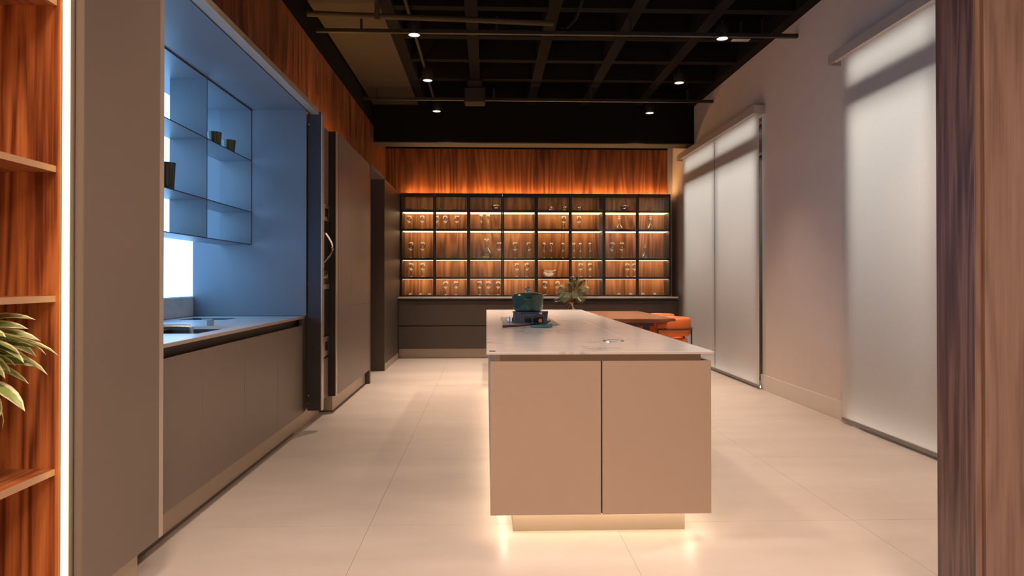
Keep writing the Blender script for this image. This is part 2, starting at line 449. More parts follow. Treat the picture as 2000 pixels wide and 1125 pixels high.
def clone(o, loc, label=None, parent=None):
    """copy a thing with its parts and sub-parts (shared meshes)"""
    c = o.copy(); COL.objects.link(c)
    if parent is None: c.location = loc
    else: c.parent = parent
    if label: c['label'] = label
    for ch in o.children: clone(ch, None, parent=c)
    return c

ORD = ['first', 'second', 'third', 'fourth', 'fifth', 'sixth', 'seventh', 'eighth', 'ninth', 'tenth', 'eleventh', 'twelfth', 'thirteenth', 'fourteenth', 'fifteenth', 'sixteenth', 'seventeenth']

XR = 3.05       # right wall
XL = -1.63      # clad bulkhead on the left
YB = 10.85      # back wall
YN = -2.6       # wall behind the viewer
ZC = 3.75       # underside of the ceiling ribs

# ------------------------------------------------------------------ floor
fl = struct(bx('floor', 'grout', None, -2.5, XR, YN, YB, -0.06, -0.004), 'beige porcelain floor of large square tiles')
xs = [-2.5, -1.77, -0.57, 0.63, 1.83, 3.03, XR]
ys = []
y = 3.28
while y > YN: y -= 1.19
y0 = y
ys = [YN]
while y0 < YB:
    y0 += 1.19
    if YN < y0 < YB: ys.append(y0)
ys.append(YB)
tile_mesh = {}
for i in range(len(xs) - 1):
    for j in range(len(ys) - 1):
        w, d = xs[i + 1] - xs[i] - 0.0014, ys[j + 1] - ys[j] - 0.0014
        key = (round(w, 3), round(d, 3))
        cx, cy = (xs[i] + xs[i + 1]) / 2, (ys[j] + ys[j + 1]) / 2
        if key not in tile_mesh:
            o = B().box(cx - w / 2, cx + w / 2, cy - d / 2, cy + d / 2, -0.004, 0.0).obj('floor_tile', 'floor', fl)
            tile_mesh[key] = o
        else:
            o = tile_mesh[key].copy(); COL.objects.link(o); o.parent = fl
            o.location = Vector((cx, cy, -0.004)) - ORG['floor']

# ------------------------------------------------------------------ walls
def wall_with_holes(name, mat, x0, x1, y0, y1, z0, z1, holes):
    """wall slab in the YZ plane with rectangular window holes (ya,yb,za,zb) sorted by y"""
    b = B(); yy = y0
    for (ya, yb, za, zb) in holes:
        b.box(x0, x1, yy, ya, z0, z1)
        if za > z0: b.box(x0, x1, ya, yb, z0, za)
        b.box(x0, x1, ya, yb, zb, z1)
        yy = yb
    b.box(x0, x1, yy, y1, z0, z1)
    bmesh.ops.remove_doubles(b.bm, verts=b.bm.verts[:], dist=1e-5)
    return b.obj(name, mat)
W1 = (3.20, 5.465, 0.0, 3.06)
W2 = (7.265, 10.03, 0.0, 3.04)
struct(wall_with_holes('wall_right', 'plaster', XR, XR + 0.22, YN, YB + 0.2, 0, ZC, [W1, W2]), 'pale plaster wall with two tall blind-covered windows')
struct(bx('wall_right_top', 'black', None, XR, XR + 0.22, YN, YB + 0.2, ZC, 4.2))
struct(bx('wall_back', 'white_wall', None, -2.6, XR, YB, YB + 0.2, 0, 4.2))
struct(bx('wall_left', 'taupe_dark', None, -2.62, -2.5, YN, YB, 0, 4.2))
struct(bx('wall_front', 'white_wall', None, -2.6, XR + 0.2, YN - 0.15, YN, 0, 4.2))
# bulkhead over the tall units: black above, walnut cladding below
struct(bx('wall_left_bulkhead', 'black', None, -2.5, XL - 0.02, YN, YB, 2.60, ZC))
struct(bx('trim_1', 'wood_wall', None, XL - 0.02, XL, YN, YB, 2.58, 3.43), 'walnut veneer cladding above the left-hand units')
struct(bx('trim_2', 'wood_wall', None, XL, 2.965, YB - 0.05, YB, 2.575, 3.36), 'walnut veneer cladding above the glass cabinets')
struct(bx('trim_3', 'black', None, XL, 2.965, YB - 0.062, YB - 0.05, 3.325, 3.40), 'black shadow strip along the top of the walnut cladding')
for k, (a, b_) in enumerate([(2.30, W1[0] - 0.14), (W1[1] + 0.07, W2[0] + 0.02)]):
    struct(bx('baseboard_right', 'skirting', None, XR - 0.015, XR, a, b_, 0, 0.16, 0.002), 'cream skirting along the plaster wall')

# ------------------------------------------------------------------ ceiling
ce = struct(bx('ceiling', 'slab', None, -2.6, XR + 0.2, YN, YB + 0.2, 4.1, 4.2), 'black painted waffle slab ceiling')
def rib(x0, x1, y0, y1, z0=ZC): return bx('rib', 'slab', ce, x0, x1, y0, y1, z0, 4.1)
for k in range(6):
    x = -0.93 + 0.785 * k
    rib(x - 0.06, min(x + 0.06, XR), YN, 9.67)
yy = 8.52
while yy > 0.2:
    for k in range(5):
        x = -0.93 + 0.785 * k
        bx('rib', 'slab', ce, x + 0.06, x + 0.725, yy - 0.05, yy + 0.05, ZC + 0.01, 4.1)
    yy -= 0.75
bx('ceiling_panel', 'ceil_panel', ce, XL, -0.99, YN, 9.67, ZC - 0.01, 4.1)
bm_ = struct(bx('ceiling_beam', 'black', None, XL, XR, 9.67, 9.97, 3.205, 4.1), 'black beam crossing above the glass cabinets')
bx('beam_soffit', 'beam_soffit', bm_, XL + 0.001, XR - 0.001, 9.672, 9.968, 3.190, 3.205)

# ------------------------------------------------------------------ windows and blinds
def window(n, hole):
    ya, yb, za, zb = hole
    b = B()
    x0, x1 = XR + 0.06, XR + 0.12
    for (a, c, d, e) in [(ya, ya + .05, za, zb), (yb - .05, yb, za, zb)]: b.box(x0, x1, a, c, d, e)
    b.box(x0, x1, ya + .05, yb - .05, za, za + .06); b.box(x0, x1, ya + .05, yb - .05, zb - .05, zb)
    o = struct(b.obj('window_%d' % n, 'winframe'), 'dark framed window behind roller blind')
    ym = (ya + yb) / 2
    bx('mullion', 'winframe', o, x0, x1, ym - .03, ym + .03, za + .06, zb - .05)
    bx('transom', 'winframe', o, XR + 0.02, XR + 0.16, ya + .001, yb - .001, 2.63, 2.83)
    for (a, c) in [(ya + .05, ym - .03), (ym + .03, yb - .05)]:
        bx('pane', 'window_glass', o, XR + .09, XR + .096, a, c, za + .06, 2.63)
        bx('pane', 'window_glass', o, XR + .09, XR + .096, a, c, 2.83, zb - .05)
    return o
window(1, W1); window(2, W2)
struct(bx('wall_light_block', 'concrete', None, 4.6, 4.75, 1.0, 13.0, 0, 1.75))  # unseen wall added outside to dim the lower part of the blinds
struct(bx('floor_outside', 'concrete', None, XR + 0.22, 4.6, 1.0, 13.0, -0.06, -0.01))

def blind(label, y0, y1, panels, zt, x=3.0):
    t = thing('roller_blind', label, 'blind', (x, (y0 + y1) / 2, 0.02), 'roller blinds on the plaster wall')
    # head box: open-bottomed cassette
    b = B(); xa, xb = 2.925, XR
    b.prism([(xa, zt - .085), (xa + .012, zt - .085), (xa + .012, zt - .012), (xb, zt - .012), (xb, zt), (xa, zt)], 'Y', y0 - .02, y1 + .03)
    hb = b.obj('head_box', 'rail', t)
    for yy in (y0 - .026, y1 + .03): bx('end_cap', 'rail', hb, xa, xb, yy, yy + .006, zt - .09, zt)
    B().tube([(x - .02, y0, zt - .05), (x - .02, y1, zt - .05)], 0.024, 14).obj('roller', 'rail', t, True)
    for (a, c) in panels:
        bb = B(); n = 40
        rows = []
        for i in range(n + 1):
            yy = a + (c - a) * i / n
            wob = 0.003 * math.sin(yy * 5.1) + 0.002 * math.sin(yy * 11.7 + 1)
            rows.append([bb.bm.verts.new((x + wob * (1 - zz / zt), yy, zz)) for zz in (0.045, 1.0, 2.0, zt - .04)])
        for A, C in zip(rows, rows[1:]):
            for k in range(3): bb.bm.faces.new((A[k], A[k + 1], C[k + 1], C[k]))
        f = bb.obj('fabric', 'fabric', t, True)
        B().box(x - .008, x + .008, a, c, 0.02, 0.045, .003).obj('hem_bar', 'rail_dark', f)
    return t
blind('cream roller blind of two panels beside the glass cabinets', 7.205, 10.09, [(7.225, 8.65), (8.67, 10.08)], 3.115)
blind('single wide cream roller blind next to the walnut pillar', 3.00, 5.565, [(3.03, 5.525)], 3.125)

# ------------------------------------------------------------------ ceiling services
def conduit(name, label, pts, r, mat='blackmetal', clips=None):
    t = thing(name, label, 'pipe', pts[0])
    B().tube(pts, r, 10).obj('pipe_run', mat, t, True)
    for p in (clips or []):
        bx('pipe_clip', mat, t, p[0] - .02, p[0] + .02, p[1] - .03, p[1] + .03, p[2] - r - .008, ZC)
    return t
bt = thing('lighting_track', 'nearer black track bar spanning the ceiling wall to wall', 'track', (0.7, 6.42, 3.57), 'track bars')
bx('bar', 'blackmetal', bt, XL, XR, 6.40, 6.44, 3.575, 3.61)
for x in (-1.2, 0.1, 1.4, 2.7): bx('hanger', 'blackmetal', bt, x - .012, x + .012, 6.41, 6.43, 3.61, ZC)
bt = thing('lighting_track', 'farther black track bar just before the deep ceiling beam', 'track', (0.7, 8.85, 3.57), 'track bars')
bx('bar', 'blackmetal', bt, XL, XR, 8.83, 8.87, 3.585, 3.62)
for x in (-1.45, 0.1, 1.4, 2.7): bx('hanger', 'blackmetal', bt, x - .012, x + .012, 8.84, 8.86, 3.62, ZC)
conduit('conduit_pipe', 'thick taupe pipe crossing under the dark ceiling panel', [(XL, 6.10, 3.625), (-0.2, 6.12, 3.60), (0.62, 6.14, 3.58)], 0.026, 'ceil_panel', [(-1.0, 6.11, 3.61)])
conduit('conduit_pipe', 'long thin conduit running above the left row of spotlights', [(-0.735, 1.0, 3.728), (-0.735, 9.45, 3.728)], 0.016, 'ceil_panel')
conduit('conduit_pipe', 'bent conduit dropping beside the middle ceiling rib', [(0.86, 4.2, 3.71), (0.86, 6.35, 3.71), (0.80, 6.55, 3.70), (0.74, 6.55, 3.70)], 0.016, 'slab')
ib = thing('junction_box', 'black speaker box hanging from the middle of the ceiling', 'speaker', (-0.15, 8.55, 3.5))
bx('body', 'speaker', ib, -0.285, -0.015, 8.46, 8.70, 3.47, 3.66, .012)
bx('bracket', 'blackmetal', ib, -0.24, -0.06, 8.50, 8.66, 3.66, 3.75)
bx('grille', 'blackmetal', ib, -0.27, -0.03, 8.452, 8.46, 3.49, 3.64)
dv = thing('track_driver', 'slim pale metal driver box beside the near right spotlight', 'driver', (2.51, 6.47, 3.55))
bx('body', 'blackmetal', dv, 2.42, 2.60, 6.45, 6.52, 3.572, 3.62, .004)
bx('cover', 'alu', dv, 2.423, 2.597, 6.453, 6.517, 3.568, 3.572)
bx('stem', 'blackmetal', dv, 2.50, 2.52, 6.47, 6.49, 3.62, ZC)

def spotlight(x, y, label, power, cone=82, soft=0.06, aim=0.0):
    z = 3.57
    t = thing('ceiling_spotlight', label, 'spotlight', (x, y, z), 'ceiling spotlights')
    h = B().lathe([(0.052, 0.004), (0.060, 0), (0.064, 0.012), (0.064, 0.10), (0.05, 0.135), (0.0, 0.135)], (x, y), 28, z).obj('housing', 'blackmetal', t, True)
    B().lathe([(0, 0.001), (0.035, 0.002), (0.054, 0.006), (0.054, 0.012), (0, 0.012)], (x, y), 28, z).obj('lens', 'lens', h, True)
    B().tube([(x, y, z + .135), (x, y, ZC)], 0.012, 8).obj('stem', 'blackmetal', t)
    ld = bpy.data.lights.new('spot', 'SPOT'); ld.energy = power; ld.color = DOWN_COL
    ld.spot_size = math.radians(cone); ld.spot_blend = 1.0; ld.shadow_soft_size = soft
    lo = bpy.data.objects.new('spot_beam', ld); COL.objects.link(lo); lo.parent = t; lo.location = (0, 0, -0.012); lo.rotation_euler = (0, aim, 0)
for (x, row) in ((-0.70, 'left'), (2.32, 'right')):
    for (y, w) in ((6.46, 'nearest'), (7.93, 'middle'), (9.38, 'farthest')):
        spotlight(x, y, 'small round black spotlight, %s one of the %s row' % (w, row), DOWN_W, 82, 0.06, -0.24 if x < 0 else 0.26)
for (x, y, w) in ((-0.70, 3.0, 'left of the island front'), (2.32, 3.6, 'right of the island front')):
    spotlight(x, y, 'round black spotlight overhead, %s' % w, DOWN_W * (.55 if x < 0 else .95), 92, 0.12, -0.1 if x < 0 else 0.0)
for (x, y, w) in ((-0.6, 0.6, 'beside the bookcase'), (0.9, 0.2, 'over the viewer'), (0.3, -1.4, 'behind the viewer')):
    spotlight(x, y, 'wide-beam round spotlight on the ceiling %s' % w, ROOM_W, 150, 0.35)

# ------------------------------------------------------------------ left: bookcase by the viewer
XB = -1.377
bk = thing('bookcase', 'walnut bookcase with lit side panel, at the left picture edge', 'bookcase', (-1.65, 1.4, 0))
bx('side_panel', 'wood_book', bk, -1.95, XB + 0.012, 2.13, 2.15, 0.0, 2.54)
bx('side_panel', 'wood_book', bk, -1.95, XB, 0.55, 0.57, 0.0, 2.54)
bx('back_panel', 'wood_book', bk, -1.97, -1.95, 0.55, 2.15, 0.0, 2.54)
for z in (0.05, 0.597, 1.150, 1.565, 2.100, 2.54):
    sh = bx('shelf', 'wood_shelf', bk, -1.95, XB - 0.004, 0.57, 2.13, z - 0.02, z)
    bx('shelf_edge', 'wood_edge', sh, XB - 0.004, XB, 0.57, 2.13, z - 0.02, z)
ch = bx('light_channel', 'alu', bk, XB + 0.012, XB + 0.043, 2.132, 2.15, 0.02, 2.54)
bx('led_strip', 'led_book', ch, XB + 0.028, XB + 0.041, 2.116, 2.132, 0.02, 2.54)

# variegated plant on the bookcase
def leaf_mesh(L, wd, bend, droop, n=9, fold=0.25, twist=0.0):
    """leaf along +X rising then drooping; UV x runs across"""
    bm = bmesh.new(); uvl = bm.loops.layers.uv.new('UVMap'); rows = []
    p = Vector((0, 0, 0)); a = bend
    for i in range(n + 1):
        s = i / n
        w = wd * (math.sin(PI * min(1, s * 0.93 + 0.07)) ** 0.75) * (1.0 if s < .98 else 0.15)
        tw = twist * s
        side = Vector((0, math.cos(tw), math.sin(tw)))
        nrm = Vector((-math.sin(a), 0, math.cos(a)))
        rows.append([bm.verts.new(p - side * w / 2 + nrm * fold * w / 2), bm.verts.new(p), bm.verts.new(p + side * w / 2 + nrm * fold * w / 2)])
        p = p + Vector((math.cos(a), 0, math.sin(a))) * (L / n)
        a -= droop / n
    for i in range(n):
        for k in range(2):
            f = bm.faces.new((rows[i][k], rows[i][k + 1], rows[i + 1][k + 1], rows[i + 1][k]))
            us = [k / 2, (k + 1) / 2, (k + 1) / 2, k / 2]; vs = [i / n, i / n, (i + 1) / n, (i + 1) / n]
            for lp, u, v in zip(f.loops, us, vs): lp[uvl].uv = (u, v)
            f.smooth = True
    me = bpy.data.meshes.new('leaf'); bm.to_mesh(me); bm.free(); return me
pl = thing('potted_plant', 'cream-edged green leafy plant on the walnut bookcase', 'plant', (-1.58, 1.93, 0.597))
PX, PY = -1.58, 1.93
B().lathe([(0, 0), (0.075, 0), (0.10, 0.20), (0.092, 0.20), (0.088, 0.17), (0, 0.17)], (PX, PY), 24, 0.597).obj('pot', 'pot', pl, True)
B().lathe([(0, 0.17), (0.087, 0.172), (0.087, 0.176), (0, 0.182)], (PX, PY), 20, 0.597).obj('soil', 'soil', pl, True)
B().tube([(PX, PY, 0.77), (PX + .02, PY, 0.88), (PX + .04, PY - .01, 0.985)], 0.012, 8).obj('stem', 'stem', pl, True)
lm = [leaf_mesh(0.28, 0.062, 0.35, 1.3), leaf_mesh(0.26, 0.056, 0.2, 1.1, twist=0.7), leaf_mesh(0.23, 0.056, 0.5, 1.9, twist=-0.6), leaf_mesh(0.21, 0.052, -0.15, 0.8)]
for m_ in lm: m_.materials.append(MT['leaf_var'])
rng = random.Random(3)
def add_leaf(me, parent, at, az, tilt, sc=1.0, roll=0.0):
    o = bpy.data.objects.new('leaf', me); COL.objects.link(o); o.parent = parent
    o.location = Vector(at) - ORG[parent.name]
    o.rotation_euler = (roll, -tilt, az); o.scale = (sc, sc, sc)
    return o
for i in range(72):
    az = rng.uniform(-PI, PI) if i > 46 else rng.uniform(-0.8, 0.5)
    z = rng.uniform(0.88, 1.03)
    add_leaf(rng.choice(lm), pl, (PX + 0.015 + (z - .88) * .12, PY, z), az, rng.uniform(-0.55, 0.45) + (z - 0.93) * 2.2, rng.uniform(0.8, 1.06), rng.uniform(-0.5, 0.5))

# ------------------------------------------------------------------ left: tall unit next to the bookcase
tc = thing('tall_cabinet', 'tall plain taupe cabinet door right of the glowing light strip', 'cabinet', (-1.8, 2.4, 0))
bx('carcass', 'taupe', tc, -2.45, -1.333, 2.152, 2.64, 0.17, 2.54)
bx('door', 'taupe', tc, -1.331, -1.303, 2.152, 2.655, 0.17, 2.54, .0015)
bx('edge_profile', 'alu', tc, -1.331, -1.306, 2.660, 2.695, 0.17, 2.54)
bx('shadow_gap', 'gola', tc, -1.331, -1.310, 2.655, 2.660, 0.17, 2.54)
bx('plinth', 'plinth', tc, -2.45, -1.345, 2.152, 2.575, 0.0, 0.17)

OY0, OY1 = 5.38, 5.99
# ------------------------------------------------------------------ left: kitchen niche
NY0, NY1 = 2.70, 5.285
ni = thing('niche_surround', 'blue-lit taupe lining and glowing back wall of the kitchen recess', 'recess', (-1.9, 4.0, 0.92))
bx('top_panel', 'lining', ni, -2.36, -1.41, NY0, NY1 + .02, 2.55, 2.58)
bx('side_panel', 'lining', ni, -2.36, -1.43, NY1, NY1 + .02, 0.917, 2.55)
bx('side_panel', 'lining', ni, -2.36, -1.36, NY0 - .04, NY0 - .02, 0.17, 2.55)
rl = bx('track_rail', 'alu', ni, -1.408, -1.333, NY0, NY1 + .02, 2.520, 2.56, .002)
bx('groove', 'gola', rl, -1.400, -1.392, NY0, NY1, 2.517, 2.520)
bp_ = bx('back_wall_light', 'niche_light', ni, -2.33, -2.315, NY0 - .02, NY1, 1.072, 2.55)
bx('backsplash', 'splash', ni, -2.33, -2.31, NY0 - .02, NY1, 0.917, 1.066)
# worktop with a hole for the sink
SX0, SX1, SY0, SY1 = -1.95, -1.535, 3.55, 4.12
wt = thing('worktop', 'pale stone worktop with inset sink inside the blue recess', 'worktop', (-1.9, 4.0, 0.893))
b = B()
x0, x1, ya, yb = -2.33, -1.44, NY0 - .02, NY1 - .01
for (a, c, d, e) in [(x0, SX0, ya, yb), (SX1, x1, ya, yb), (SX0, SX1, ya, SY0), (SX0, SX1, SY1, yb)]: b.box(a, c, d, e, 0.897, 0.915)
bmesh.ops.remove_doubles(b.bm, verts=b.bm.verts[:], dist=1e-5)
b.obj('slab', 'stone2', wt)
bx('front_edge', 'alu', wt, -1.44, -1.435, ya, yb, 0.897, 0.915)
bx('shadow_channel', 'gola', wt, -1.50, -1.475, ya, yb, 0.842, 0.895)
sk = thing('sink', 'dark steel undermount sink in the recess worktop', 'sink', ((SX0 + SX1) / 2, 3.83, 0.72))
b = B()
b.box(SX0, SX1, SY0, SY1, 0.72, 0.73); b.box(SX0, SX0 + .008, SY0, SY1, 0.73, 0.896); b.box(SX1 - .008, SX1, SY0, SY1, 0.73, 0.896)
b.box(SX0 + .008, SX1 - .008, SY0, SY0 + .008, 0.73, 0.896); b.box(SX0 + .008, SX1 - .008, SY1 - .008, SY1, 0.73, 0.896)
b.obj('basin', 'basin', sk)
B().cyl(((SX0 + SX1) / 2, 3.83), 0.045, 0.73, 0.736, 20).obj('drain', 'steel', sk, True)
fa = thing('faucet', 'low folded steel tap lying across the sink', 'tap', (-1.99, 3.62, 0.915))
B().cyl((-1.99, 3.60), 0.026, 0.915, 0.945, 18).obj('base', 'steel', fa, True)
B().tube([(-1.99, 3.60, 0.935), (-1.90, 3.64, 0.945), (-1.72, 3.72, 0.940), (-1.66, 3.745, 0.936)], 0.014, 10).obj('spout', 'steel', fa, True)
B().tube([(-1.66, 3.745, 0.936), (-1.655, 3.747, 0.880)], 0.016, 10).obj('nozzle', 'steel', fa, True)
sd = thing('soap_dispenser', 'small square steel mixer block behind the sink', 'tap', (-1.72, 4.16, 0.915))
bx('block', 'steel', sd, -1.735, -1.70, 4.145, 4.175, 0.915, 0.953, .003)
bx('lever', 'chrome', sd, -1.765, -1.70, 4.147, 4.173, 0.953, 0.962, .002)
ih = thing('flush_hatch', 'flat black glass plate set flush in the recess worktop', 'plate', (-2.03, 4.87, 0.915))
bx('glass', 'blackglass', ih, -2.18, -1.87, 4.76, 4.98, 0.915, 0.918)
bx('rim', 'steel', ih, -2.186, -1.864, 4.754, 4.986, 0.9152, 0.9165)
# base cabinets
seams = [2.70, 3.36, 3.945, 4.565, 5.185]
for i in range(4):
    a, c = seams[i], seams[i + 1]
    lab = ['nearest taupe base cabinet under the recess worktop', 'second taupe base cabinet from the viewer, under the sink', 'third taupe base cabinet from the viewer under the recess worktop', 'farthest taupe base cabinet, next to the dark folded door'][i]
    t = thing('base_cabinet', lab, 'cabinet', (-1.9, (a + c) / 2, 0), 'base cabinets of the recess')
    bx('carcass', 'taupe', t, -2.30, -1.455, a, c, 0.16, 0.71)
    bx('door', 'taupe', t, -1.453, -1.43, a + .0015, c - .0015, 0.16, 0.846, .001)
    p = bx('plinth', 'plinth', t, -2.30, -1.50, a, c, 0.014, 0.16)
    bx('floor_shade', 'plinth_shade', p, -2.30, -1.497, a, c, 0.0, 0.014)  # dark strip painted in as the shadow under the plinth
fi = thing('filler_panel', 'narrow dark filler strip beside the folded door', 'panel', (-1.5, 5.28, 0))
bx('panel', 'taupe_dark', fi, -1.46, -1.435, 5.187, NY1 + .018, 0.16, 0.895)
bx('plinth', 'plinth', fi, -1.56, -1.50, 5.186, OY0 - .001, 0.0, 0.159)
# hanging open shelves of thin sheet metal
hs = thing('hanging_shelf', 'thin sheet-metal open shelving hanging in the blue recess', 'shelf', (-1.98, 4.0, 1.48))
HX0, HX1 = -2.106, -1.86
for z in (1.483, 1.740, 2.146, 2.546):
    s_ = bx('shelf', 'niche_metal', hs, HX0, HX1 - .003, NY0, NY1, z - .006, z)
    bx('front_edge', 'niche_edge', s_, HX1 - .003, HX1, NY0, NY1, z - .006, z)
for (y, zz) in ((NY1 - .003, 0), (4.45, 0), (3.60, 0)):
    for (za, zb) in ((1.483, 1.734), (1.740, 2.140), (2.146, 2.540)):
        s_ = bx('divider', 'niche_metal', hs, HX0, HX1 - .003, y - .003, y + .003, za, zb)
        bx('front_edge', 'niche_edge', s_, HX1 - .003, HX1, y - .003, y + .003, za, zb)
# cups on it
def cup(name, label, x, y, z, r, h, mat):
    t = thing(name, label, 'cup', (x, y, z), 'cups on the hanging shelf')
    B().lathe([(0, 0), (r * .8, 0), (r * .84, .004), (r, h), (r - .004, h), (r * .78, .008), (0, .008)], (x, y), 24, z).obj('body', mat, t, True)
    B().lathe([(r - .0035, h - .001), (r + .0008, h - .001), (r + .0008, h + .0015), (r - .0035, h + .0015), (r - .0035, h - .001)], (x, y), 24, z).obj('rim', mat, t, True)
cup('tumbler', 'olive ribbed tumbler nearer the divider on the upper hanging shelf', -1.925, 4.73, 2.146, 0.047, 0.098, 'olive_glass')
cup('tumbler', 'lower olive tumbler farther from the divider on the upper hanging shelf', -1.915, 4.97, 2.146, 0.047, 0.092, 'olive_glass')
cup('beaker', 'tall dark green beaker on the middle hanging shelf', -1.93, 4.03, 1.740, 0.052, 0.165, 'green_glass')

# folded pocket doors
def folded_door(label, y, xa, xb, z0, z1, n):
    t = thing('folded_door', label, 'door', ((xa + xb) / 2, y, z0), 'folded pocket doors')
    for k in range(n):
        yy = y + k * 0.032
        lf = bx('leaf', 'folded', t, xa, xb - .008, yy, yy + .026, z0, z1, .001)
        bx('edge_profile', 'alu', lf, xb - .008, xb, yy, yy + .026, z0, z1)
    for z in (z0 + .06, z0 + .12, z1 - .1):
        B().tube([(xa + .012, y - .006, z), (xa + .012, y, z)], .006, 8).obj('hinge_pin', 'chrome', t, True)
folded_door('dark folded door leaf closing off the blue recess', NY1 + .022, -1.425, -1.310, 0.16, 2.54, 2)
# oven tower
OY0, OY1 = 5.38, 5.99
ot = thing('oven_cabinet', 'taupe oven tower between the two folded doors', 'cabinet', (-1.75, 5.68, 0))
bx('carcass', 'taupe', ot, -2.3, -1.445, OY0, OY1, 0.16, 2.54)
bx('front_panel', 'taupe', ot, -1.443, -1.42, OY0 + .003, OY1 - .003, 1.88, 2.54)
bx('drawer_front', 'taupe', ot, -1.443, -1.42, OY0 + .003, OY1 - .003, 0.16, 0.51)
bx('plinth', 'plinth', ot, -2.3, -1.50, OY0, OY1, 0, 0.16)
def oven(label, z0, z1, curved):
    t = thing('oven', label, 'oven', (-1.43, 5.68, z0), 'built-in ovens')
    a, c = OY0 + .006, OY1 - .006
    bx('body', 'oven_face', t, -1.444, -1.415, a, c, z0, z1, .002)
    if curved:
        bx('control_panel', 'steel', t, -1.415, -1.410, a, c, z1 - .15, z1)
        bx('display', 'blackglass', t, -1.410, -1.4085, c - .16, c - .05, z1 - .115, z1 - .04)
        bx('door_glass', 'blackglass', t, -1.415, -1.409, a, c, z0 + .01, z1 - .155)
        pts = []
        for k in range(13):
            s = k / 12
            pts.append((-1.395 + .03 * math.sin(PI * s), 5.79 + 0.13 * math.sin(PI * s) - .02, z0 + .06 + .25 * s))
        B().tube(pts, .009, 8).obj('handle', 'chrome', t, True)
        for k in (0, 12): B().tube([pts[k], (-1.409, pts[k][1], pts[k][2])], .007, 8).obj('handle_mount', 'chrome', t, True)
    else:
        bx('control_panel', 'oven_face', t, -1.415, -1.410, a, c, z1 - .12, z1)
        for yy in (5.50, 5.62, 5.72, 5.80):
            B().tube([(-1.410, yy, z1 - .05), (-1.385, yy, z1 - .05)], .02, 16).obj('knob', 'chrome', t, True)
        bx('trim_strip', 'steel', t, -1.415, -1.408, a, c, z1 - .165, z1 - .122)
        bx('door_glass', 'blackglass', t, -1.415, -1.409, a, c, z0, z1 - .167)
oven('black compact oven with curved chrome handle, upper in the tower', 1.30, 1.87, True)
oven('black built-in oven with chrome knobs, lower in the tower', 0.715, 1.285, False)
wd = thing('warming_drawer', 'steel warming drawer beneath the lower oven', 'drawer', (-1.43, 5.68, 0.53))
bx('front', 'steel', wd, -1.444, -1.41, OY0 + .006, OY1 - .006, 0.53, 0.705, .002)
bx('display', 'blackglass', wd, -1.41, -1.4085, OY1 - .16, OY1 - .05, 0.58, 0.66)
folded_door('pair of dark folded door leaves beside the oven tower', 6.0, -1.44, -1.352, 0.155, 2.54, 2)

# tall units beyond
TX = -1.35
def tall(label, a, c, splits, name='tall_cabinet'):
    t = thing(name, label, 'cabinet', (-1.8, (a + c) / 2, 0), 'tall taupe cabinets')
    bx('carcass', 'taupe', t, -2.3, TX - .024, a, c, 0.16, 2.54)
    zs = [0.16] + splits + [2.54]
    for z0, z1 in zip(zs, zs[1:]): bx('door', 'taupe', t, TX - .022, TX, a + .0015, c - .0015, z0 + .0015, z1 - .0015, .001)
    p = bx('plinth', 'plinth', t, -2.3, -1.40, a, c, 0.014, 0.16)
    bx('floor_shade', 'plinth_shade', p, -2.3, -1.397, a, c, 0, 0.014)  # same painted shadow strip at the floor
tall('tall taupe cabinet with one full-height door beside the folded leaves', 6.07, 6.63, [])
tall('tall taupe fridge cabinet with a split upper and lower door', 6.63, 7.70, [0.943])
ep = tag(bx('end_panel', 'taupe_dark', None, -2.3, TX, 7.70, 7.77, 0.0, 2.54), 'taupe end panel closing the tall cabinet row at the passage', 'panel')
# passage soffit and far panel
struct(bx('wall_passage_soffit', 'taupe', None, -2.5, TX, 7.815, 8.83, 2.53, 2.56))
fp = tag(bx('wall_panel', 'taupe_dark', None, -2.3, -1.345, 8.83, YB - .01, 0.0, 2.54), 'dark taupe panel block between passage and glass cabinets', 'panel')
bx('plinth_strip', 'plinth', fp, -1.345, -1.340, 8.86, 10.2, 0.0, 0.09)
# light line on top of the tall units
lt = thing('cabinet_top_light', 'warm light strip lying on top of the tall cabinets', 'light strip', (-1.5, 7.0, 2.54))
bx('profile', 'alu', lt, -1.60, -1.57, 5.40, 7.68, 2.54, 2.55)
bx('led_strip', 'led_top', lt, -1.595, -1.575, 5.40, 7.68, 2.55, 2.556)

for o in list(COL.objects):
    if o.parent is None and o.name.split('.')[0] in ('bookcase', 'potted_plant', 'tall_cabinet', 'niche_surround', 'worktop', 'sink', 'faucet', 'soap_dispenser', 'flush_hatch', 'base_cabinet', 'filler_panel', 'hanging_shelf', 'tumbler', 'beaker', 'folded_door', 'oven_cabinet', 'oven', 'warming_drawer', 'end_panel'):
        o.location.y += 0.044
# ------------------------------------------------------------------ back: base drawers, top, display cabinets
BX0, BX1 = -1.34, 2.945
BYF = 10.20
colx = [BX0, 0.40, 1.243, BX1]
colx = [BX0, 1.243, BX1]
for i in range(2):
    t = thing('drawer_unit', ['wide left dark drawer unit under the glass cabinets', 'narrower right dark drawer unit behind the orange chairs'][i], 'cabinet', ((colx[i] + colx[i + 1]) / 2, 10.5, 0), 'drawer units along the back wall')
    a, c = colx[i], colx[i + 1]
    bx('carcass', 'taupe_dark', t, a, c, BYF + .025, YB - .06, 0.15, 0.905)
    for (z0, z1) in ((0.15, 0.488), (0.510, 0.878)):
        bx('drawer_front', 'taupe_dark', t, a + .002, c - .002, BYF, BYF + .022, z0, z1, .001)
    bx('grip_channel', 'gola', t, a, c, BYF + .018, BYF + .025, 0.488, 0.51)
    bx('top_channel', 'gola', t, a, c, BYF + .012, BYF + .025, 0.878, 0.910)
    bx('plinth', 'plinth', t, a, c, BYF + .06, YB - .06, 0.0, 0.15)
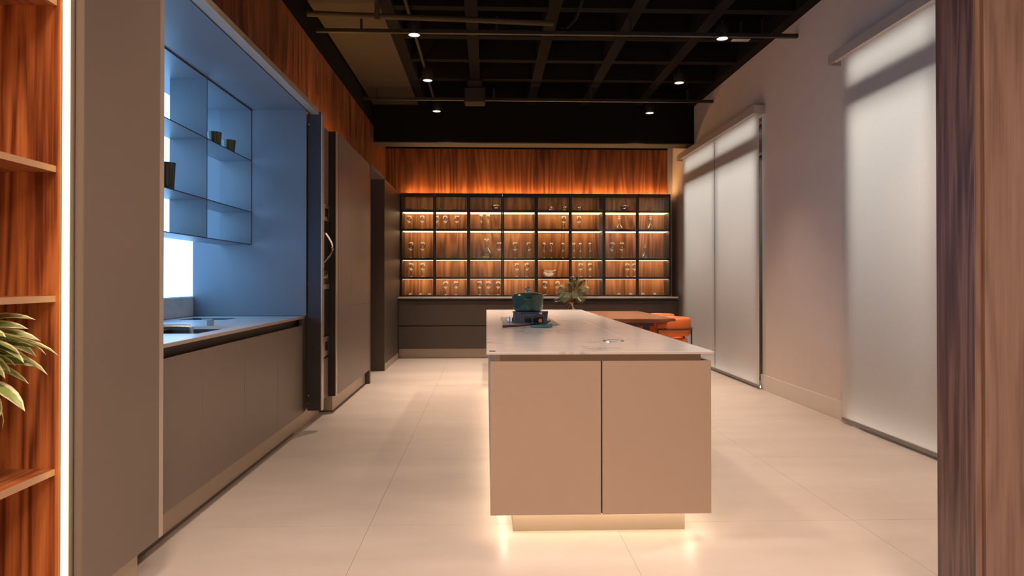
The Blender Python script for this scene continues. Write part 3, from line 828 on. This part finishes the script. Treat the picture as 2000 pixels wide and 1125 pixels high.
bc = thing('counter', 'thin pale counter top under the glass cabinets', 'worktop', (0.8, 10.5, 0.912))
bx('slab', 'stone', bc, BX0 - .005, BX1 + .015, BYF - .03, YB - .055, 0.918, 0.942, .001)

DY0, DY1 = 10.45, 10.795
DZ0, DZ1 = 0.9425, 2.56
ux = [-1.34, -0.281, 0.788, 1.857, 2.918]
shz = [2.301, 2.004, 1.546, 1.248]
names_u = ['leftmost', 'second from left', 'third from left', 'rightmost']
for i in range(4):
    a, c = ux[i] + .0015, ux[i + 1] - .0015
    t = thing('display_cabinet', 'black-framed glass display cabinet with lit walnut back, %s of four' % names_u[i], 'cabinet', ((a + c) / 2, 10.6, DZ0), 'glass display cabinets')
    bx('side_panel', 'blackmetal', t, a, a + .018, DY0 + .022, DY1, DZ0, DZ1)
    bx('side_panel', 'blackmetal', t, c - .018, c, DY0 + .022, DY1, DZ0, DZ1)
    bx('top_panel', 'blackmetal', t, a + .018, c - .018, DY0 + .022, DY1, DZ1 - .02, DZ1)
    bx('bottom_panel', 'blackmetal', t, a + .018, c - .018, DY0 + .022, DY1, DZ0, DZ0 + .018)
    bx('back_panel', 'wood_cab', t, a + .018, c - .018, DY1 - .012, DY1, DZ0 + .018, DZ1 - .02)
    for z in shz:
        s_ = bx('shelf', 'blackmetal', t, a + .018, c - .018, DY0 + .026, DY1 - .012, z - .034, z)
        bx('light_panel', 'led_shelf', s_, a + .025, c - .025, DY0 + .06, DY1 - .025, z - .037, z - .034)
    tl_ = bx('light_panel', 'top_row_fill', t, a + .03, c - .03, DY0 + .026, DY0 + .048, DZ1 - .024, DZ1 - .0205)  # added strip hidden behind the door rail to brighten the top row
    mid = (a + c) / 2
    for (da, dc) in ((a, mid - .001), (mid + .001, c)):
        bf = B(); w = .022
        bf.box(da, da + w, DY0, DY0 + .020, DZ0, DZ1); bf.box(dc - w, dc, DY0, DY0 + .020, DZ0, DZ1)
        bf.box(da + w, dc - w, DY0, DY0 + .020, DZ0, DZ0 + .02); bf.box(da + w, dc - w, DY0, DY0 + .020, DZ1 - .036, DZ1)
        d = bf.obj('glass_door', 'blackmetal', t)
        bx('pane', 'pane', d, da + w, dc - w, DY0 + .008, DY0 + .012, DZ0 + .02, DZ1 - .036)
lt = thing('cabinet_top_light', 'warm light strip on top of the glass cabinets', 'light strip', (0.8, 10.7, DZ1))
bx('profile', 'alu', lt, -1.32, 2.96, 10.70, 10.73, DZ1, DZ1 + .008)
bx('led_strip', 'led_top', lt, -1.32, 2.96, 10.705, 10.725, DZ1 + .008, DZ1 + .013)

# glassware
def lathe_mesh(prof, seg=20):
    b = B().lathe(prof, (0, 0), seg)
    bmesh.ops.recalc_face_normals(b.bm, faces=b.bm.faces[:])
    me = bpy.data.meshes.new('glass'); b.bm.to_mesh(me); b.bm.free()
    for p in me.polygons: p.use_smooth = True
    me.materials.append(MT['glass']); return me
T_ = 0.0022
GP = {
 'wine': dict(bowl=[(0, .100), (.012, .102), (.030, .116), (.041, .140), (.042, .160), (.036, .195), (.031, .215), (.031 - T_, .215), (.036 - T_, .195), (.042 - T_, .160), (.041 - T_, .140), (.029, .119), (.012, .106), (0, .105)],
              stem=[(0, .0995), (.0055, .099), (.0040, .06), (.0042, .02), (.012, .008), (.034, .003), (.036, 0), (0, 0)]),
 'tall': dict(bowl=[(0, .115), (.012, .117), (.034, .135), (.046, .162), (.047, .185), (.040, .225), (.034, .25), (.034 - T_, .25), (.040 - T_, .225), (.047 - T_, .185), (.046 - T_, .162), (.033, .138), (.012, .121), (0, .120)],
              stem=[(0, .1145), (.0055, .114), (.004, .07), (.0042, .02), (.012, .008), (.036, .003), (.038, 0), (0, 0)]),
 'flute': dict(bowl=[(0, .105), (.008, .107), (.020, .125), (.028, .16), (.030, .20), (.026, .245), (.026 - T_, .245), (.030 - T_, .20), (.028 - T_, .16), (.018, .127), (.007, .111), (0, .11)],
              stem=[(0, .1045), (.005, .104), (.0038, .06), (.0042, .02), (.011, .008), (.030, .003), (.032, 0), (0, 0)]),
}
BOWLS = {
 'dish': [(0, 0), (.020, 0), (.036, .010), (.048, .032), (.048 - T_, .032), (.034, .013), (.018, .005), (0, .005)],
 'bowl': [(0, 0), (.035, 0), (.062, .018), (.080, .055), (.084, .085), (.084 - .003, .085), (.077, .056), (.060, .022), (.033, .006), (0, .006)],
 'salad': [(0, 0), (.045, 0), (.085, .025), (.112, .075), (.118, .115), (.115, .115), (.109, .076), (.083, .029), (.043, .007), (0, .007)],
 'round': [(0, 0), (.030, 0), (.046, .020), (.050, .045), (.043, .078), (.043 - T_, .078), (.050 - T_, .045), (.045, .023), (.028, .006), (0, .006)],
}
DECANT = dict(body=[(0, 0), (.055, 0), (.070, .012), (.060, .035), (.022, .085), (.016, .12), (.018, .165), (.024, .185), (.021, .185), (.015, .165), (.0135, .12), (.019, .086), (.056, .037), (.066, .014), (.053, .006), (0, .006)])
JUG = dict(body=[(0, 0), (.05, 0), (.085, .02), (.098, .055), (.085, .10), (.040, .15), (.028, .20), (.030, .27), (.042, .31), (.039, .31), (.027, .27), (.025, .20), (.037, .149), (.082, .098), (.095, .055), (.083, .023), (.049, .006), (0, .006)])
GM = {}
for k, d in GP.items(): GM[k] = (lathe_mesh(d['bowl']), lathe_mesh(d['stem'], 14))
for k, p in BOWLS.items(): GM[k] = (lathe_mesh(p), None)
GM['decanter'] = (lathe_mesh(DECANT['body']), lathe_mesh([(0, .186), (.014, .186), (.020, .196), (.018, .215), (.008, .226), (0, .228)], 14))
GM['jug'] = (lathe_mesh(JUG['body']), None)
GY = 10.60
def gx(u): return (u - 950.0) / (1300.0 / GY)
KIND = {'wine': ('wine_glass', 'stemmed wine glass', 'glass'), 'tall': ('wine_glass', 'large stemmed wine glass', 'glass'), 'flute': ('wine_glass', 'slender stemmed glass', 'glass'),
        'dish': ('glass_dish', 'small shallow glass dish', 'dish'), 'bowl': ('glass_bowl', 'clear glass bowl', 'bowl'), 'salad': ('glass_bowl', 'wide clear glass bowl', 'bowl'),
        'round': ('glass_tumbler', 'round stemless glass', 'glass'), 'decanter': ('decanter', 'small clear decanter', 'decanter'), 'jug': ('decanter', 'tall bulbous decanter', 'decanter')}
rows = [
 ('top', 2.301, [(800, 'dish'), (829, 'dish'), (858.6, 'dish'), (888.8, 'dish'), (969, 'bowl'), (1076.4, 'round'), (1103.5, 'round'), (1132.5, 'round'), (1222, 'bowl')]),
 ('second', 2.004, [(800, 'wine'), (825, 'wine'), (852.5, 'wine'), (869.8, 'wine'), (892.5, 'wine'), (940, 'flute'), (953.5, 'flute'), (1101.6, 'wine'), (1131.5, 'wine'), (1210.8, 'decanter'), (1273, 'decanter')]),
 ('middle', 1.546, [(803.5, 'tall'), (826, 'tall'), (950.4, 'jug'), (975, 'tall'), (1006, 'tall'), (1032.8, 'tall'), (1063, 'flute'), (1077, 'flute'), (1100, 'flute'), (1121.5, 'flute'), (1134, 'flute'), (1153, 'flute'), (1197, 'tall'), (1216, 'tall'), (1262, 'decanter')]),
 ('fourth', 1.248, [(804, 'wine'), (826, 'wine'), (1009.6, 'wine'), (1029, 'wine'), (1072.8, 'salad'), (1135, 'wine'), (1153, 'wine'), (1227, 'wine'), (1241, 'wine')]),
 ('bottom', DZ0 + .018, [(802, 'dish'), (822, 'dish'), (839.5, 'dish'), (870.7, 'wine'), (891, 'wine'), (936.8, 'wine'), (954, 'wine'), (973, 'wine'), (1065, 'wine'), (1089, 'wine'), (1210, 'dish'), (1234, 'dish'), (1258, 'dish'), (1281.6, 'dish')]),
]
for (rn, z, items) in rows:
    cnt = {}
    tot = {}
    for _, k in items: tot[KIND[k][1]] = tot.get(KIND[k][1], 0) + 1
    for (u, k) in items:
        nm, desc, cat = KIND[k]
        n = cnt.get(desc, 0); cnt[desc] = n + 1
        shelf = '%s shelf of the lit glass cabinets' % rn
        lab = ('only %s on the %s' % (desc, shelf)) if tot[desc] == 1 else ('%s %s from the left, %s' % (ORD[n], desc, shelf))
        bowl, stem = GM[k]
        zz = z + (0.0005)
        if stem is not None:
            t = thing(nm, lab, cat, (gx(u), GY, zz), 'glassware in the display cabinets')
            o = bpy.data.objects.new('bowl' if k != 'decanter' else 'body', bowl); COL.objects.link(o); o.parent = t
            o = bpy.data.objects.new('stem' if k != 'decanter' else 'stopper', stem); COL.objects.link(o); o.parent = t
        else:
            o = bpy.data.objects.new(nm, bowl); COL.objects.link(o); o.location = (gx(u), GY, zz)
            tag(o, lab, cat, 'glassware in the display cabinets')

# ------------------------------------------------------------------ island
IY0, IY1 = 3.044, 7.395
isl = thing('kitchen_island', 'long sand-coloured kitchen island with glowing underside', 'island', (0.53, 5.2, 0))
FX0, FX1 = 0.018, 1.045
FY = 3.066
bx('carcass', 'island', isl, FX0 + .022, FX1 - .022, FY + .024, IY1 - .03, 0.117, 0.822)
gap = 0.533
dl = bx('end_door', 'island', isl, FX0, gap - .0032, FY, FY + .022, 0.117, 0.825, .0012)
dr = bx('end_door', 'island', isl, gap + .0032, FX1, FY, FY + .022, 0.117, 0.825, .0012)
bx('gap_strip', 'gola', isl, gap - .0032, gap + .0032, FY + .018, FY + .024, 0.117, 0.822)
for k in range(6):
    a = FY + .024 + k * (IY1 - .03 - FY - .024) / 6; c = FY + .024 + (k + 1) * (IY1 - .03 - FY - .024) / 6
    for (z0, z1) in ((0.117, 0.455), (0.470, 0.825)):
        bx('side_drawer', 'island', isl, FX0 + .001, FX0 + .022, a + .0015, c - .0015, z0, z1, .001)
    bx('side_door', 'island', isl, FX1 - .022, FX1 - .001, a + .0015, c - .0015, 0.117, 0.825, .001)
ch_ = bx('grip_channel', 'channel', isl, FX0 + .004, FX1 - .045, FY + .012, IY1 - .04, 0.825, 0.858)
bx('channel_end', 'rail_dark', ch_, FX0 + .003, FX0 + .045, FY + .010, FY + .012, 0.826, 0.857)
pln = bx('plinth', 'plinth', isl, 0.127, 0.956, 3.186, IY1 - .15, 0.0, 0.1165)
led = B()
for (x0, x1, y0, y1) in ((0.085, 0.985, 3.130, 3.140), (0.080, 0.090, 3.13, IY1 - .09), (0.985, 0.995, 3.13, IY1 - .09), (0.09, 0.985, IY1 - .10, IY1 - .09)):
    bx('led_strip', 'led_island', isl, x0, x1, y0, y1, 0.1125, 0.1165)
tp = thing('island_top', 'thin veined stone slab on the kitchen island', 'worktop', (0.53, 5.2, 0.858))
bx('slab', 'stone', tp, 0.0, 1.055, IY0, IY1, 0.858, 0.870, .0015)
bx('seam', 'white_wall', tp, 0.7845, 0.7875, 3.72, 5.40, 0.8699, 0.8703)  # thin pale line running along the slab
bx('maker_plate', 'blackspoon', tp, 0.013, 0.042, 3.075, 3.105, 0.870, 0.8715)
# pop-up socket
ps = thing('power_socket', 'round steel flush power socket in the island top', 'socket', (0.685, 3.575, 0.870))
B().lathe([(0.050, 0), (0.0565, 0), (0.0565, .002), (0.054, .004), (0.050, .003), (0.050, 0)], (0.685, 3.575), 40, 0.870).obj('ring', 'steel', ps, True)
B().lathe([(0, 0), (0.0475, 0), (0.0475, .002), (0, .0025)], (0.685, 3.575), 40, 0.870).obj('lid', 'stone', ps, True)
B().lathe([(0.0475, 0), (0.050, 0), (0.050, .0008), (0.0475, .0008), (0.0475, 0)], (0.685, 3.575), 40, 0.870).obj('shadow_ring', 'gola', ps, True)
bx('indicator_light', 'socket_led', ps, 0.640, 0.652, 3.522, 3.532, 0.8715, 0.8735)

# hob with knobs
hb_ = thing('hob', 'dark glass hob plate with grey sheen set on the island top', 'hob', (0.33, 5.3, 0.870))
bx('plate', 'hob', hb_, 0.122, 0.54, 4.85, 5.84, 0.870, 0.874, .001)
for (x, y) in ((0.168, 5.02), (0.190, 5.02), (0.172, 5.16)):
    B().lathe([(0, 0), (.0115, 0), (.0115, .004), (.0095, .006), (.0095, .038), (.008, .042), (0, .042)], (x, y), 18, 0.874).obj('knob', 'chrome', hb_, True)

# burner stand under the pot
st = thing('table_burner', 'navy cast-iron burner stand beneath the green pot', 'burner', (0.33, 5.1, 0.874))
b = B()
b.prism([(0.262, 0.874), (0.462, 0.874), (0.452, 0.905), (0.425, 0.938), (0.395, 0.950), (0.268, 0.950)], 'Y', 4.955, 5.20)
b.obj('body', 'cast', st)
b = B()
for i in range(2):
    pass
B().tube([(0.385, 4.957, 0.905), (0.385, 4.948, 0.905)], 0.040, 24).obj('window', 'blackglass', st, True)
B().tube([(0.400, 4.948, 0.898), (0.400, 4.934, 0.898)], 0.014, 16).obj('knob', 'copper', st, True)
bx('nameplate', 'blackglass', st, 0.285, 0.335, 4.949, 4.955, 0.885, 0.925, .002)
for (xa, ya) in ((0.205, 4.99), (0.205, 5.19), (0.43, 5.215)):
    b = B(); b.prism([(xa, 0.874), (xa + .045, 0.874), (xa + .055, 0.955), (xa + .008, 0.955)], 'Y', ya, ya + .04)
    b.obj('leg', 'cast', st)
B().lathe([(0.075, .078), (0.118, .078), (0.118, .086), (0.075, .086), (0.075, .078)], (0.318, 5.11), 32, 0.874).obj('ring', 'cast', st, True)

pt = thing('casserole_pot', 'dark green enamelled casserole with lid on the burner', 'pot', (0.318, 5.10, 0.960))
PC = (0.318, 5.10)
B().lathe([(0, 0), (.092, 0), (.106, .008), (.114, .03), (.120, .085), (.1215, .112), (.1235, .116), (.1235, .119), (.117, .119), (.115, .085), (.108, .03), (.09, .006), (0, .006)], PC, 40, 0.961).obj('body', 'enamel', pt, True)
ld_ = B().lathe([(0, .120), (.122, .120), (.1235, .124), (.118, .129), (.085, .139), (.040, .146), (0, .148)], PC, 40, 0.961).obj('lid', 'enamel', pt, True)
B().lathe([(0, .147), (.013, .148), (.010, .157), (.015, .162), (.025, .167), (.026, .173), (.020, .179), (0, .181)], PC, 24, 0.961).obj('knob', 'chrome', ld_, True)
for sgn in (-1, 1):
    yy = PC[1] + sgn * .118
    pts = [(PC[0] - .030, yy, 1.050), (PC[0] - .028, yy + sgn * .026, 1.054), (PC[0] - .012, yy + sgn * .036, 1.056), (PC[0] + .012, yy + sgn * .036, 1.056), (PC[0] + .028, yy + sgn * .026, 1.054), (PC[0] + .030, yy, 1.050)]
    B().tube(pts, .009, 10).obj('handle', 'enamel', pt, True)
# spoon rest, ladle
sr = thing('spoon_rest', 'round teal enamel spoon rest on the island', 'dish', (0.385, 4.66, 0.870))
B().lathe([(0, 0), (.070, 0), (.079, .004), (.081, .018), (.077, .018), (.074, .006), (0, .005)], (0.385, 4.66), 36, 0.870).obj('dish', 'enamel_teal', sr, True)
bx('tab', 'enamel_teal', sr, 0.462, 0.497, 4.648, 4.672, 0.879, 0.886, .002)
la = thing('spatula', 'black serving spoon with dark handle leaning on the teal rest', 'spoon', (0.26, 4.63, 0.870))
B().tube([(0.112, 4.600, 0.8785), (0.20, 4.62, 0.8815), (0.300, 4.645, 0.8865)], 0.0085, 10, r_end=0.0075).obj('handle', 'brownwood', la, True)
b = B()
sec = []
for k, (s, w, z) in enumerate([(0.295, .008, .8865), (0.335, .018, .889), (0.375, .034, .893), (0.415, .036, .900), (0.450, .022, .910)]):
    sec.append([b.bm.verts.new((s, 4.645 + (s - .295) * .25 + dx * w, z + dz)) for dx, dz in ((-1, .006), (0, -.004), (1, .006), (0, .004))])
for A, C in zip(sec, sec[1:]):
    for i in range(4): b.bm.faces.new((A[i], A[(i + 1) % 4], C[(i + 1) % 4], C[i]))
b.bm.faces.new(sec[0][::-1]); b.bm.faces.new(sec[-1])
b.obj('blade', 'blackspoon', la, True)

# ------------------------------------------------------------------ dining table, vase, chairs
tb = thing('dining_table', 'walnut dining table standing behind the island', 'table', (1.3, 8.6, 0))
ch4 = [(0.45, 7.62), (2.17, 7.62), (2.19, 7.64), (2.19, 9.56), (2.17, 9.58), (0.45, 9.58)]
b = B(); b.prism(ch4, 'Z', 0.722, 0.752); b.obj('table_top', 'wood_table', tb)
b = B(); b.prism([(0.52, 0.700), (2.10, 0.700), (2.17, 0.722), (0.47, 0.722)], 'Y', 7.70, 9.50); b.obj('bevel_board', 'wood_table', tb)
bx('apron', 'blackmetal', tb, 0.60, 1.98, 7.80, 9.40, 0.655, 0.700)
for (x, y) in ((0.66, 7.86), (1.90, 7.86), (0.66, 9.32), (1.90, 9.32)):
    bx('leg', 'blackmetal', tb, x - .035, x + .035, y - .035, y + .035, 0.0, 0.655, .003)
vz = thing('flower_vase', 'small brass vase holding cut green leaves on the dining table', 'vase', (1.10, 8.60, 0.752))
VC = (1.10, 8.60)
B().lathe([(0, 0), (.040, 0), (.050, .03), (.048, .07), (.026, .11), (.024, .135), (.030, .158), (.026, .158), (.020, .135), (.022, .11), (.043, .07), (0, .01)], VC, 28, 0.752).obj('body', 'brass', vz, True)
def frond(L, wd, droop, n=8):
    """deeply cut leaf: a thin midrib with separate finger lobes"""
    bm = bmesh.new(); uvl = bm.loops.layers.uv.new('UVMap')
    p = Vector((0, 0, 0)); a = 0.2; pts = []; dirs = []
    for i in range(n + 1):
        pts.append(p.copy()); d = Vector((math.cos(a), 0, math.sin(a))); dirs.append(d)
        p = p + d * L / n; a -= droop / n
    def quad(vs, us):
        f = bm.faces.new([bm.verts.new(v) for v in vs])
        for lp, u in zip(f.loops, us): lp[uvl].uv = u
    for i in range(n):
        w0 = 0.006
        quad([pts[i] + Vector((0, -w0, 0)), pts[i] + Vector((0, w0, 0)), pts[i + 1] + Vector((0, w0, 0)), pts[i + 1] + Vector((0, -w0, 0))], [(0.3, 0), (.7, 0), (.7, 1), (.3, 1)])
    for i in range(1, n + 1):
        s = i / n
        ll = wd * (0.5 + 0.9 * math.sin(PI * min(1, s * .85 + .1)))
        for sg in (-1, 1):
            base = pts[i] - dirs[i] * L / n * .5
            d = (dirs[i] * (0.55 + .5 * s) + Vector((0, sg * (1.05 - .5 * s), 0))).normalized()
            q = Vector((-d.y, d.x, 0)).normalized() * (L / n * 0.27)
            m1 = base + d * ll * .5 + Vector((0, 0, .012)); tip = base + d * ll + Vector((0, 0, -.004))
            quad([base - q * .5, base + q * .5, m1 + q, m1 - q], [(0, 0), (1, 0), (1, .5), (0, .5)])
            quad([m1 - q, m1 + q, tip + q * .3, tip - q * .3], [(0, .5), (1, .5), (1, 1), (0, 1)])
    me = bpy.data.meshes.new('leaf'); bm.to_mesh(me); bm.free(); return me
fm = [frond(.13, .062, .5), frond(.15, .066, .7), frond(.11, .058, .4)]
for m_ in fm: m_.materials.append(MT['leaf'])
fd = frond(.14, .045, .2); fd.materials.append(MT['leaf_dark'])
rng = random.Random(11)
heads = [  # offset from the vase, direction in the XZ plane (degrees), lean towards the room, mesh
    ((-.06, -.03, .235), 165, .2, 0), ((-.05, -.05, .265), 140, .35, 1), ((-.02, -.06, .27), 200, .3, 2), ((-.02, -.08, .285), 232, .3, 1), ((.05, -.08, .285), 300, .35, 0),
    ((.06, -.06, .25), 320, .3, 2), ((.06, -.05, .30), 15, .3, 1), ((.05, -.03, .33), 50, .2, 0), ((.02, -.04, .30), 85, .3, 2), ((.0, -.05, .27), 110, .5, 1),
    ((.07, -.02, .30), 340, .15, 0), ((.03, -.07, .28), 30, .6, 2), ((.03, -.07, .31), 270, .6, 2), ((-.03, -.02, .24), 185, .1, 2), ((-.01, -.04, .28), 225, .2, 0),
    ((.05, .01, .35), 78, .0, 3), ((.03, .01, .345), 98, .0, 3), ((.08, .0, .34), 48, .0, 3), ((-.08, .0, .20), 195, .0, 3)]
for (o, deg, lean, k) in heads:
    at = Vector((VC[0] + o[0], VC[1] + o[1], 0.752 + o[2]))
    an = math.radians(deg)
    ex = Vector((math.cos(an), -lean, math.sin(an))).normalized()
    nz = Vector((rng.uniform(-.35, .35), -1, rng.uniform(.1, .6)))
    nz = (nz - ex * nz.dot(ex)).normalized(); ey = nz.cross(ex)
    lf = bpy.data.objects.new('leaf', fd if k == 3 else fm[k]); COL.objects.link(lf); lf.parent = vz
    mt = Matrix((ex, ey, nz)).transposed().to_4x4(); mt.translation = at - ORG[vz.name]
    lf.matrix_local = mt
    B().tube([(VC[0], VC[1], 0.90), (VC[0] + o[0] * .3, VC[1] + o[1] * .3, 0.752 + .5 * (.16 + o[2])), at], .0025, 6).obj('stalk', 'stem', vz, True)

def chair(label, cx, cy):
    t = thing('dining_chair', label, 'chair', (cx, cy, 0), 'orange tub chairs')
    R = 0.205
    path = []
    x0 = cx - 0.20
    for k in range(5): path.append((x0 + (cx + .02 - x0) * k / 4, cy - R, 0, -1))
    for k in range(1, 16):
        a = -PI / 2 + PI * k / 16
        path.append((cx + .02 + R * math.cos(a), cy + R * math.sin(a), math.cos(a), math.sin(a)))
    for k in range(5): path.append((cx + .02 - (cx + .02 - x0) * k / 4, cy + R, 0, 1))
    n = len(path)
    def zt(i):
        x = path[i][0]; s = min(1, max(0, (x - x0) / 0.25)); return 0.055 * (s * s * (3 - 2 * s))
    prof = []
    for k in range(20):
        a = 2 * PI * k / 20
        ca, sa = math.cos(a), math.sin(a)
        prof.append((0.055 * (abs(ca) ** .6) * (1 if ca > 0 else -1), 0.115 * (abs(sa) ** .6) * (1 if sa > 0 else -1)))
    b = B(); b.sweep([(p[0], p[1], p[2], p[3], 0.568 + zt(i)) for i, p in enumerate(path)], prof)
    b.obj('backrest', 'orange', t, True)
    bs = B(); bs.box(cx - .24, cx + .19, cy - .20, cy + .20, 0.40, 0.49, .03, 3)
    bs.obj('seat', 'orange', t, True)
    ring = [(p[0] + p[2] * .068, p[1] + p[3] * .068, 0.600) for p in path]
    B().tube(ring, .009, 8).obj('frame_ring', 'bronze', t, True)
    for (i) in (0, 9, 15, n - 1):
        x, y, _ = ring[i]
        B().tube([(x, y, 0.60), (x, y, 0.0)], .010, 8).obj('leg', 'bronze', t, True)
    bx('seat_rail', 'bronze', t, cx - .22, cx + .18, cy - .19, cy + .19, 0.38, 0.40)
    return t
chair('nearer orange tub chair at the right side of the table', 2.27, 8.25)
chair('farther orange tub chair, half hidden behind the nearer one', 2.31, 9.08)

# ------------------------------------------------------------------ right: walnut pillar by the viewer
pi_ = thing('wood_pillar', 'floor-to-ceiling walnut pillar at the right picture edge', 'pillar', (1.9, 2.15, 0))
bx('side_panel', 'wood_shaded', pi_, 1.543, 1.563, 2.057, 2.234, 0, ZC)
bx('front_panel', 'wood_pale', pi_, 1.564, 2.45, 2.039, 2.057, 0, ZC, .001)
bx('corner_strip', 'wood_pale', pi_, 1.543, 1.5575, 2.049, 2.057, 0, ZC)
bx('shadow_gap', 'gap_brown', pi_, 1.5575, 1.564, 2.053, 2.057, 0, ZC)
bx('core', 'wood_shaded', pi_, 1.563, 2.45, 2.057, 2.234, 0, ZC)
